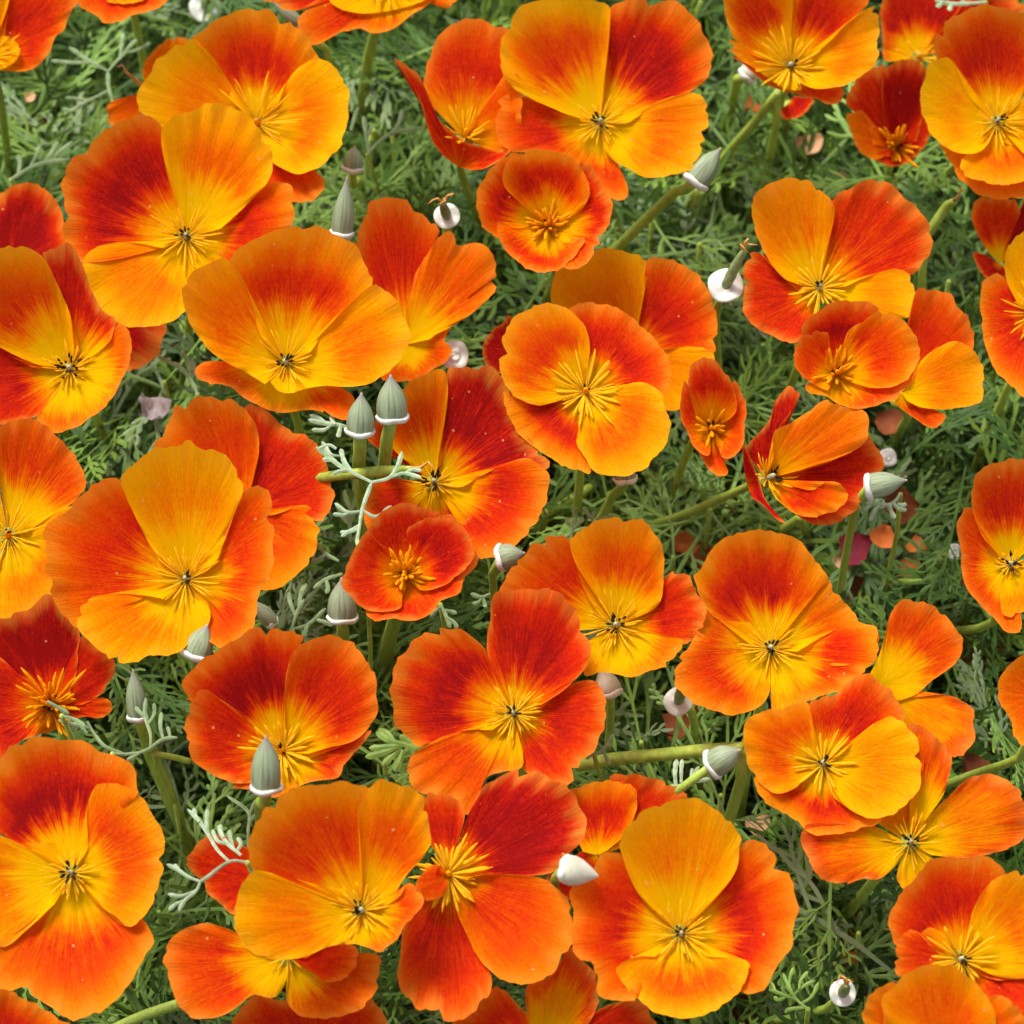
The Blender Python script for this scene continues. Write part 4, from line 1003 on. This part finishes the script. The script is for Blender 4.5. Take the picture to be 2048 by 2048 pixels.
# ------------------------------------------------------------------ spent flower heads: a pale disc with a young pod
def build_disc(key, tile, c, r, tipp, label, z=.2, ax=(.0, .3), podw=.0016, trace=None):
    rng = random.Random(hash_key(key))
    cp = src(tile, *c); d = depth_at_z(*cp, z); m = MPP * d / D
    C = ray(*cp, d); n = view_dir((ax[0], ax[1], math.sqrt(1 - ax[0] ** 2 - ax[1] ** 2))).normalized()
    R = r * K1 * m
    root = empty('spent_flower', ground_of(C - n * .02, rng)); tag(root, label, 'spent flower', 'spent flower heads')
    v, f, uv = lathe(C, n, [(-.0035, R * .2), (-.0026, R * .45), (-.0008, R * .92), (.0004, R * 1.0), (.0009, R * .94), (.0003, R * .6), (.0001, R * .42), (.0008, R * .34), (.0004, R * .22), (.0003, R * .02)], 22)
    v = [p + n * (.14 * R * math.sin(3 * math.atan2(*((p - C).dot(q) for q in (RIGHT, UP)))) + .05 * R * rng.uniform(-1, 1)) * min(1, (p - C).length / R) for p in v]
    mesh_obj('rim', v, f, M['rimw'], root)
    if tipp:
        t = src(tile, *tipp)
        T = ray(*t, d - .012)
        mb = MB()
        mb.tube([C, C.lerp(T, .3), C.lerp(T, .7), C.lerp(T, .92), T], [podw, podw * 1.15, podw * .95, podw * .6, podw * .35], 9)
        mb.build('pod', M['pod'], root)
        mb = MB()
        for k in range(3):
            q = T + RIGHT * rng.uniform(-.004, .004) + UP * rng.uniform(-.001, .004) - FWD * rng.uniform(0, .003)
            q2 = q + RIGHT * rng.uniform(-.003, .003) - UP * rng.uniform(0, .003)
            mb.tube([C.lerp(T, .93), T.lerp(q, .5) + UP * .001, q, q2], [.0006, .0004, .0003, .00015], 5)
        mb.build('dry_tip', M['tan'], root)
    side_stem(root, C - n * .003, n, rng, trace, .0014)
for a in [
 ('d1', '10', (590, 1195), 74, (565, 1120), 'small white spent disc with an orange-tipped stub beside the ragged poppy', dict(z=.20, ax=(.05, .2))),
 ('d2', '20', (285, 1578), 103, (385, 1380), 'large white spent disc with a green seed pod and curled dry tips', dict(z=.215, ax=(.1, .35))),
 ('d3', '22', (930, 1762), 76, (955, 1720), 'white spent disc with a short green stub low in the foliage', dict(z=.175, ax=(.05, .15), trace=('22', "880,1830 700,1890 560,1940", (.15, .12)))),
 ('d4', '11', (630, 85), 85, None, 'white curled spent rim under the ragged torn poppy', dict(z=.203, ax=(.35, .1))),
 ('d5', '00', (1135, 40), 90, (1150, 0), 'blurred pale ring of a spent head behind the yellow-orange poppy', dict(z=.13, ax=(.0, .25))),
 ('d6', '21', (1545, 1170), 46, None, 'small pinkish spent ring beside the folded orange-red poppy', dict(z=.15, ax=(.3, .2))),
 ('d7', '12', (1870, 150), 85, (1890, 60), 'white spent disc leaning under the wide golden poppy', dict(z=.18, ax=(-.35, .2))),
 ('d8', '21', (1180, 650), 55, None, 'tiny pinkish white spent ring next to the tipped red cup', dict(z=.15, ax=(.3, .4))),
]:
    build_disc(*a[:6], **a[6])

# ------------------------------------------------------------------ seed pods and loose stems
def build_pod(key, tile, pts, w, z, label, tiplen=14, name='seed_pod', cat='seed pod', mat='rib', tip=True):
    rng = random.Random(hash_key(key)); q = pts_of(pts)
    P = []
    for k, p in enumerate(q):
        P.append(atz(*src(tile, *p), z[0] + (z[1] - z[0]) * k / max(1, len(q) - 1)))
    gp = ground_of(P[0], rng, .03)
    root = empty(name, gp); tag(root, label, cat)
    C = [Vector(p) for p in catmull([tuple(p) for p in P], 14)]
    r = w * K1 * MPP / 2
    n = 14
    mb = MB(); k = len(C)
    rad = [r * (1 if i < k * .75 or not tip else 1 - .75 * (i - k * .75) / (k * .25)) for i in range(k)]
    b = len(mb.v); mb.tube(C, rad, n)
    # ribs: every other line stands proud
    for i in range(k):
        for jj in range(n):
            if jj % 2: mb.v[i * n + jj] = C[i] + (mb.v[i * n + jj] - C[i]) * .86
    mb.build('pod' if name == 'seed_pod' else 'shaft', M[mat], root)
    if tip:
        d = (C[-1] - C[-2]).normalized(); mb = MB()
        mb.tube([C[-1], C[-1] + d * .004, C[-1] + d * .007 + UP * .0015, C[-1] + d * .010 - UP * .0006], [.0007, .0005, .0003, .0001], 5)
        mb.build('dry_tip', M['tan'], root)
    mb = MB()
    S = [Vector(p) for p in catmull([tuple(p) for p in (C[0] + (C[1] - C[0]) * .2, C[0] * 1.5 - C[1] * .5 - Vector((0, 0, .004)), C[0].lerp(gp, .5), gp)], 8)]
    mb.tube(S, [r * .9] * 8, 7); mb.build('stem', M['stem'], root)
    return root
build_pod('p1', '11', "-300,800 -180,775 -60,752 100,735 250,722 400,708", 62, (.192, .231), 'ribbed green seed pod lying across the dark red poppy')
build_pod('p2', '20', "1380,1330 1430,1250 1500,1150 1545,1105", 62, (.17, .19), 'green seed pod with a dry curled tip beside the heart-like pair of petals', mat='stem')
build_pod('p3', '22', "380,412 150,425 -100,450 -330,470 -530,505", 76, (.205, .17), 'thick ribbed yellow-green stem running from the flat poppy to the scarlet one', name='flower_stem', cat='stem', tip=False)
LOOSE = [
 ('20', "575,510 430,690 290,850 160,1030 30,1230", (.185, .10), 58, 'straight light green stem crossing below the spiky-stamened cup poppy'),
 ('10', "180,720 240,820 330,1000 430,1180", (.15, .09), 44, 'slanting green stem beside the side-on red cup'),
 ('10', "420,1100 560,1040 700,1005", (.11, .12), 55, 'pale green stem lying behind the small white disc'),
 ('21', "1460,1325 1300,1335 1120,1345", (.13, .12), 46, 'horizontal green stem among brown fallen petals'),
 ('02', "840,440 940,455 1050,482", (.175, .17), 36, 'short green side stem joining the slim purple bud'),
 ('02', "560,1990 780,1890 1000,1815", (.14, .15), 60, 'light green stem below the orange spread petals'),
 ('21', "700,975 620,1030 540,1075", (.15, .13), 50, 'green stem under the mouth of the tipped red cup'),
 ('11', "1130,960 1280,880 1400,800", (.13, .12), 60, 'dull green stem behind the round flat poppy'),
 ('10', "2000,0 1880,300 1850,600", (.12, .09), 46, 'soft green stem behind the very large poppy'),
 ('20', "130,1060 60,1180 10,1290", (.14, .10), 70, 'broad green stem below the brownish tilted bud'),
 ('21', "1900,250 1750,300 1600,370", (.12, .11), 60, 'soft green stem beyond the half hidden orange poppy'),
 ('12', "1420,900 1440,800 1470,640", (.12, .14), 40, 'thin green stem behind the squeezed dark orange poppy'),
]
for i, (tl, s, z, w, lab) in enumerate(LOOSE):
    build_pod('ls%d' % i, tl, s, w, z, lab, name='flower_stem', cat='stem', mat='stem', tip=False)

# ------------------------------------------------------------------ single leaves that stand out
def strand_leaf(key, tile, strands, z, w, mat, label, dz=0.):
    rng = random.Random(hash_key(key)); mb = MB(); first = None
    for s in strands:
        q = pts_of(s)
        P = []
        for k, p in enumerate(q):
            sp_ = src(tile, *p)
            zz = z + dz * (q[0][1] - p[1]) * K1 * MPP + .0015 * mnoise.noise((p[0] * .01, p[1] * .01, 0))
            P.append(atz(*sp_, zz))
        first = first or P[0]
        n = 4 + 3 * len(q)
        C = [Vector(c) for c in catmull([tuple(p) for p in P], n)]
        ww = w * K1 * MPP * rng.uniform(.9, 1.1)
        ws = [ww * (.62 + .55 * i / n) * rng.uniform(.9, 1.1) for i in range(n)]
        ws[-1] = ww * .22; ws[-2] = ww * .85
        d = C[-1] - C[0]
        mb.ribbon(C, ws, d.cross(-FWD + Vector((rng.uniform(-.3, .3), rng.uniform(-.3, .3), rng.uniform(0, .4)))).normalized(), .16)
    root = empty('poppy_leaf', ground_of(first, rng, .01)); tag(root, label, 'leaf')
    mb.build('blade', M[mat], root, smooth=False)
    m2 = MB(); gp = Vector(root.location)
    pts = [first, first.lerp(gp, .15) + Vector((.002, .003, 0)), first.lerp(gp, .6), gp]
    C = [Vector(c) for c in catmull([tuple(p) for p in pts], 8)]
    m2.tube(C, [.0008] * 8, 6); m2.build('stalk', M['stem'], root)
strand_leaf('l1', '11', ["95,1110 120,950 140,880 175,785", "175,785 60,720 0,620", "175,785 270,760 320,690 342,615", "265,765 350,735 450,760", "355,737 400,715 450,722", "120,945 40,950 -30,900", "60,948 20,965 -40,960", "125,940 200,975 285,915", "112,1020 60,1050 5,1085", "100,1060 95,1110 110,1140", "60,720 10,720 -40,740", "0,640 -50,630 -100,560", "-20,600 -60,580 -120,600", "110,1040 40,1060 0,1060"], .238, 23, 'leaf_pale', 'pale forked silvery leaf across the dark red poppy')
strand_leaf('l2', '02', ["1365,1040 1290,1030 1230,1055 1160,1110 1100,1150", "1265,1035 1200,970 1140,870 1090,800 1035,745", "1150,885 1140,820 1145,745", "1100,815 1080,790 1070,740", "1105,1145 1040,1120 980,1080 920,1050", "1000,1095 960,1050", "1105,1150 1080,1200 1020,1250 985,1310", "1080,1195 1000,1225 925,1215", "1030,1245 970,1270 930,1305", "1330,1000 1250,930 1200,840", "1290,970 1270,900 1265,860", "1260,940 1200,920 1170,860", "1235,900 1215,860 1220,830", "1300,985 1330,940 1310,900"], .226, 23, 'leaf_pale', 'pale silvery branched leaf in front of the plain red petal')
strand_leaf('l3', '00', ["620,560 600,480 595,395", "595,395 640,340 680,300 720,250 780,195", "700,290 770,270 830,235", "660,330 670,250 680,180", "590,390 500,340 380,260", "500,345 400,345 280,335", "600,500 540,530 480,560 350,635", "490,555 420,545 360,540", "440,590 400,610 345,600"], .17, 26, 'leaf_grey', 'grey-green forked leaf over open foliage beside the red-petalled poppy')
strand_leaf('l4', '01', ["1950,500 1880,470 1800,460 1700,440", "1800,460 1760,430 1710,415", "1830,465 1790,495 1720,495", "1880,470 1870,520 1860,535", "1850,465 1830,430 1850,405"], .215, 26, 'leaf_pale', 'small pale leaf below the red curled lip')
strand_leaf('l5', '01', ["1960,740 1870,690 1800,630 1745,590", "1870,690 1830,660 1780,660", "1900,700 1890,640 1880,600", "1840,665 1800,610 1760,600"], .215, 30, 'leaf_pale', 'pale leaf tip beside the red petals behind the pale bowl')
strand_leaf('l6', '02', ["620,440 720,440 810,420 900,360 980,350", "830,410 830,330 800,230 805,130", "820,270 850,220 850,160", "815,250 780,220 745,180", "900,360 885,290 890,210", "940,355 930,310 920,290", "780,430 730,460 700,475", "480,260 520,330 580,400 700,450", "480,330 440,280 410,255", "500,300 460,290 320,255"], .222, 22, 'leaf_grey', 'grey curly leaf stalks around the slim purple bud')
strand_leaf('l7', '12', ["420,410 360,390 280,370 200,320", "360,390 280,400 160,410", "340,395 300,440 240,500", "300,375 260,330 210,310", "330,390 250,430 140,460", "350,420 330,480 300,540", "420,410 380,370 330,340"], .195, 38, 'leaf', 'broad-lobed grey-green leaf between two red poppies')
strand_leaf('l8', '11', ["1270,1100 1290,1030 1300,980 1300,920", "1285,1040 1260,1010 1250,980", "1290,1040 1320,1010 1345,980", "1400,1010 1370,960 1340,920", "1390,990 1400,960 1410,945", "1420,1000 1460,980 1490,975"], .19, 26, 'leaf_grey', 'little forked leaf above the orange poppy with wiry stamens')
strand_leaf('l9', '11', ["555,1460 580,1510 610,1590", "570,1490 620,1500 645,1510", "590,1530 630,1560 650,1590", "560,1470 520,1500 500,1530", "830,1400 780,1420 720,1400", "790,1420 760,1450 730,1455", "790,1420 800,1460 800,1475"], .20, 24, 'leaf_grey', 'small forked leaf below the small all-red cup')
strand_leaf('l10', '21', ["1250,850 1210,900 1150,910 1060,900", "1210,900 1240,930 1285,940", "1190,905 1200,950 1220,985", "1140,910 1110,940 1080,1000", "1100,905 1060,930 1030,940", "1230,905 1260,910 1285,905"], .205, 26, 'leaf_pale', 'fresh pale leaf just below the pale grey pointing bud')
strand_leaf('l11', '22', ["740,1850 680,1800 640,1740 600,1650", "680,1800 600,1770 530,1740", "660,1770 720,1720 780,1690", "640,1740 640,1680 660,1620", "700,1820 760,1780 800,1700", "620,1780 580,1800 550,1780", "720,1840 640,1850 610,1870", "690,1740 700,1690 740,1640", "560,1750 540,1710 520,1720"], .175, 21, 'leaf', 'bright green lacy leaf beside the white disc low in the foliage')
strand_leaf('l12', '20', ["1720,10 1620,20 1530,20 1440,5", "1530,20 1520,60", "1600,20 1590,-20", "1480,15 1450,40"], .20, 30, 'leaf_pale', 'bluish leaf tip across the out-of-focus red poppy')
strand_leaf('l13', '02', ["340,230 410,250 470,290", "260,150 330,190 380,220"], .226, 24, 'leaf_grey', 'thin grey leaf end lying over the burst of golden stamens')
strand_leaf('l14', '02', ["1370,980 1370,860 1370,760 1250,670", "1375,780 1400,720 1430,690", "1370,820 1430,760"], .19, 22, 'leaf_grey', 'slender grey leaf under the pointed bud with white collar')
strand_leaf('l15', '12', ["1400,440 1450,420 1510,330", "1450,425 1490,500", "1440,430 1380,450 1360,470", "1470,400 1500,390"], .205, 24, 'leaf_grey', 'dark little leaf on the thick ribbed stem')
strand_leaf('l16', '22', ["-10,620 50,610 110,560 140,510", "60,605 130,590 200,580", "10,615 5,540 15,470", "40,600 40,530 45,470", "90,580 100,540 105,520"], .20, 26, 'leaf_pale', 'light green forked leaf below the small round grey bud')
strand_leaf('l17', '01', ["1610,1600 1640,1500 1680,1430", "1630,1520 1600,1440 1595,1390", "1650,1480 1660,1400 1690,1340", "1600,1600 1700,1570 1800,1480", "1700,1570 1680,1620 1690,1640", "1740,1540 1800,1560 1840,1575", "1870,1220 1800,1180 1740,1120", "1800,1180 1760,1210 1720,1220", "1890,1290 1800,1320 1730,1370", "1800,1320 1810,1370 1800,1400"], .195, 26, 'leaf_grey', 'fine grey-green leaf beside the green bud with white rim')
strand_leaf('l18', '01', ["1090,300 1040,200 960,120", "1050,220 1040,130 1000,60", "1000,160 950,130 870,90", "1030,240 1070,180 1060,100"], .195, 26, 'leaf_grey', 'grey-green narrow leaf between the bowl poppy lip and rolled orange lip')
strand_leaf('l19', '00', ["60,990 160,930 240,900 380,880", "240,900 280,850 320,780", "270,880 340,830 400,780", "160,935 200,860 220,800", "100,960 110,900 100,850"], .165, 30, 'leaf_grey', 'wide forked leaf above the shaded dark crimson petals')
strand_leaf('l20', '10', ["150,850 220,780 300,730 460,705", "250,760 320,690 345,600", "160,850 140,720 130,640", "150,760 180,690", "60,720 80,650 100,590"], .175, 26, 'leaf_grey', 'forked grey leaf beside the small dark blue-green bud')

# ------------------------------------------------------------------ leaf clumps just under the flowers
TUFTS = [
 (200, 80, 'beside the broad red petal'), (60, 230, 'below the broad red petal'), (150, 300, 'above the shaded dark crimson petals'),
 (395, 30, 'around the blurred pale ring'), (690, 130, 'below the poppy with the red skirt petal'), (740, 250, 'left of the side-on red cup'),
 (610, 420, 'around the slender pointed bud'), (850, 420, 'around the small white disc'), (890, 30, 'between the red skirt petal and the very large poppy'),
 (1385, 130, 'under the white bud base'), (1430, 290, 'around the crossing stems'), (1230, 400, 'below the brownish tilted bud'),
 (1320, 460, 'above the large white disc'), (1570, 260, 'around the dry tan petal'), (1690, 330, 'below the small dark red cup'),
 (1790, 530, 'between the heart-like petals and blurred red poppy'), (1440, 650, 'right of the round flat poppy'), (1790, 850, 'beyond the pale grey pointing bud'),
 (1690, 1010, 'around the magenta withered petal'), (1150, 930, 'under the round flat poppy'), (1340, 960, 'below the narrow elongated poppy'),
 (1270, 1050, 'between the wiry-stamened and wide golden poppies'), (1760, 1120, 'around the horizontal green stem'), (1870, 1290, 'beside the long-petalled orange poppy'),
 (980, 600, 'beside the dark maroon petal'), (310, 720, 'around the dry papery scrap'), (215, 860, 'left of the large pale bowl'),
 (620, 960, 'behind the forked silvery leaf'), (560, 1150, 'below the red petals behind the pale bowl'), (690, 1230, 'under the small all-red cup'),
 (290, 1330, 'around the slim purple bud'), (330, 1520, 'beside the tallest large poppy'), (300, 1720, 'right of the tallest large poppy'),
 (725, 1440, 'between the red cup and scarlet poppy'), (1210, 1400, 'over the thick ribbed stem'), (1360, 1500, 'below the small round grey bud'),
 (1500, 1660, 'between the golden bowl and star-like poppies'), (1620, 1760, 'behind the bright green lacy leaf'), (1520, 1880, 'around the low white disc'),
 (250, 1880, 'below the long orange petal'), (740, 1840, 'under the bright orange bowl'), (1890, 1480, 'beside the star-like poppy'),
]
def clumps():
    rng = random.Random(77); protos = []
    for k in range(9):
        mb = leaf_geom(rng, rng.uniform(.036, .052), rng.uniform(1.0, 1.3), 3, rng.choice((3, 4)), True)
        me = bpy.data.meshes.new('leaf'); me.from_pydata([tuple(v) for v in mb.v], [], mb.f)
        me.polygons.foreach_set('use_smooth', [True] * len(me.polygons))
        me.materials.append(M['leaf' if k < 8 else 'leaf_grey']); protos.append(me)
    for (fx, fy, where) in TUFTS:
        px, py = src('F', fx, fy)
        top = atz(px, py, rng.uniform(.125, .155))
        base = Vector((top.x + rng.uniform(-.01, .01), top.y + rng.uniform(-.01, .01), 0))
        root = empty('leaf_tuft', base)
        tag(root, 'feathery green leaf tuft ' + where, 'leaf tuft', 'leaf tufts between the flowers')
        mb = MB(); mb.tube([base, base.lerp(top, .5), top], [.0011, .001, .0008], 6); mb.build('stalk', M['stem'], root)
        for k in range(7):
            o = bpy.data.objects.new('leaf', rng.choice(protos)); COL.objects.link(o); o.parent = root
            o.location = (top - base) * rng.uniform(.7, 1.)
            sc = rng.uniform(.75, 1.1)
            o.rotation_euler = (rng.uniform(.0, .65), rng.uniform(-.5, .5), k * 2.4 + rng.uniform(-.4, .4))
            o.scale = (sc, sc, sc)
clumps()

# ------------------------------------------------------------------ fallen petals caught in the foliage
def fallen(key, tile, c, size, z, mat, label, group='fallen petals in the foliage', name='fallen_petal'):
    rng = random.Random(hash_key(key)); C = atz(*src(tile, *c), z)
    L = size * K1 * MPP * 1.25
    a = rng.uniform(0, 6.28); tilt = Matrix.Rotation(rng.uniform(-.5, .5), 3, 'X') @ Matrix.Rotation(rng.uniform(-.5, .5), 3, 'Y') @ Matrix.Rotation(a, 3, 'Z')
    v, f = [], []; nu, nv = 8, 9; ph = rng.uniform(0, 30)
    for i in range(nu):
        u = i / (nu - 1)
        for j in range(nv):
            s = 2 * j / (nv - 1) - 1
            wd = .12 + .5 * math.sin(min(1, u * 1.1) * 1.7) * (1 if u < .85 else .9)
            x = s * wd * L * (1 - .25 * max(0, u - .6)); y = (u - .5 - .12 * s * s * u) * L
            zz = .22 * L * (s * s) + .12 * L * (2 * u - 1) ** 2 + (.30 if mat == 'papery' else .08) * L * mnoise.noise((ph + s * 2.4, u * 3.4, 0))
            v.append(C + tilt @ Vector((x, y, zz)))
    for i in range(nu - 1):
        for j in range(nv - 1):
            q = i * nv + j; f.append((q, q + 1, q + nv + 1, q + nv))
    o = mesh_obj(name, v, f, M[mat]); tag(o, label, 'fallen petal', group)
    return o
FALL = [
 ('20', (760, 820), 190, .12, 'tanpetal', 'dry tan petal lying in foliage below the crossing stems'),
 ('20', (700, 950), 200, .10, 'litter_dark', 'brown withered petal under the dry tan petal'),
 ('20', (420, 600), 150, .12, 'litter', 'orange scrap of petal beside the crossing stems'),
 ('20', (900, 1010), 130, .12, 'litter_dark', 'brown withered scrap below the small dark cup poppy'),
 ('21', (1150, 1085), 140, .14, 'litter', 'small bright orange fallen petal right of the magenta withered petal'),
 ('21', (1020, 1160), 200, .135, 'magenta', 'withered magenta petal standing among fallen petals'),
 ('21', (940, 1240), 140, .13, 'tanpetal', 'pale peach fallen petal beside the magenta withered petal'),
 ('21', (1000, 1380), 180, .12, 'litter_dark', 'brown fallen petal next to the wide golden poppy'),
 ('21', (1300, 1270), 140, .13, 'litter', 'orange fallen petal above the horizontal green stem'),
 ('21', (1340, 1150), 120, .13, 'litter', 'narrow orange fallen petal in the green foliage'),
 ('21', (1240, 930), 220, .12, 'litter_dark', 'rust coloured fallen petal beneath the fresh pale leaf'),
 ('21', (1190, 470), 180, .12, 'litter_dark', 'brown fallen petal below the ruffled cup poppy'),
 ('21', (60, 1150), 160, .12, 'litter', 'orange fallen petal beside the golden poppy with dark flame'),
 ('21', (150, 1220), 200, .11, 'litter_dark', 'rust fallen petal behind the golden poppy with dark flame'),
 ('21', (1560, 1300), 200, .10, 'litter_dark', 'rust brown petal under the folded orange-red poppy'),
 ('21', (1660, 1700), 300, .10, 'litter_dark', 'broad brown fallen petal below the folded orange-red poppy'),
 ('22', (950, 1500), 190, .11, 'litter', 'rusty fallen petal behind lacy leaves near the white disc'),
 ('22', (1000, 1330), 200, .10, 'litter_dark', 'dark brown fallen petal by the stem of the star-like poppy'),
 ('22', (760, 1230), 220, .10, 'litter_dark', 'dark rust fallen petal left of the star-like stem'),
 ('22', (1640, 540), 200, .12, 'litter_dark', 'brown fallen petal between the two right-hand petals of the star-like poppy'),
 ('22', (470, 840), 130, .12, 'tanpetal', 'tan scrap below the flat yellow-orange poppy'),
 ('22', (60, 270), 240, .12, 'litter_dark', 'rust fallen petal below the leaning white disc'),
 ('22', (420, 1890), 300, .10, 'litter_dark', 'large rusty fallen petal below the golden bowl poppy'),
 ('22', (1780, 400), 180, .10, 'litter_dark', 'shaded brown petal beyond the long-petalled orange poppy'),
 ('22', (960, 1590), 110, .12, 'litter', 'small orange scrap above the white disc'),
 ('00', (190, 680), 150, .10, 'litter_dark', 'dark maroon scrap in the foliage beside grey forked leaf'),
 ('00', (160, 540), 70, .13, 'tanpetal', 'tiny pinkish scrap above the dark maroon one'),
 ('01', (830, 390), 150, .165, 'papery', 'dry papery mauve scrap between two orange poppies'),
]
for i, (tl, c, s, z, mt, lab) in enumerate(FALL):
    fallen('f%d' % i, tl, c, s * (.78 if mt != 'papery' else 1), z + (.012 if mt != 'papery' else 0), mt, lab)
# a dry curled tip of a finished flower by the grey forked leaf
build_pod('p9', '00', "790,480 760,450 735,430", 30, (.185, .19), 'dry tan curled flower tip beside the grey forked leaf', name='seed_pod', mat='tan')
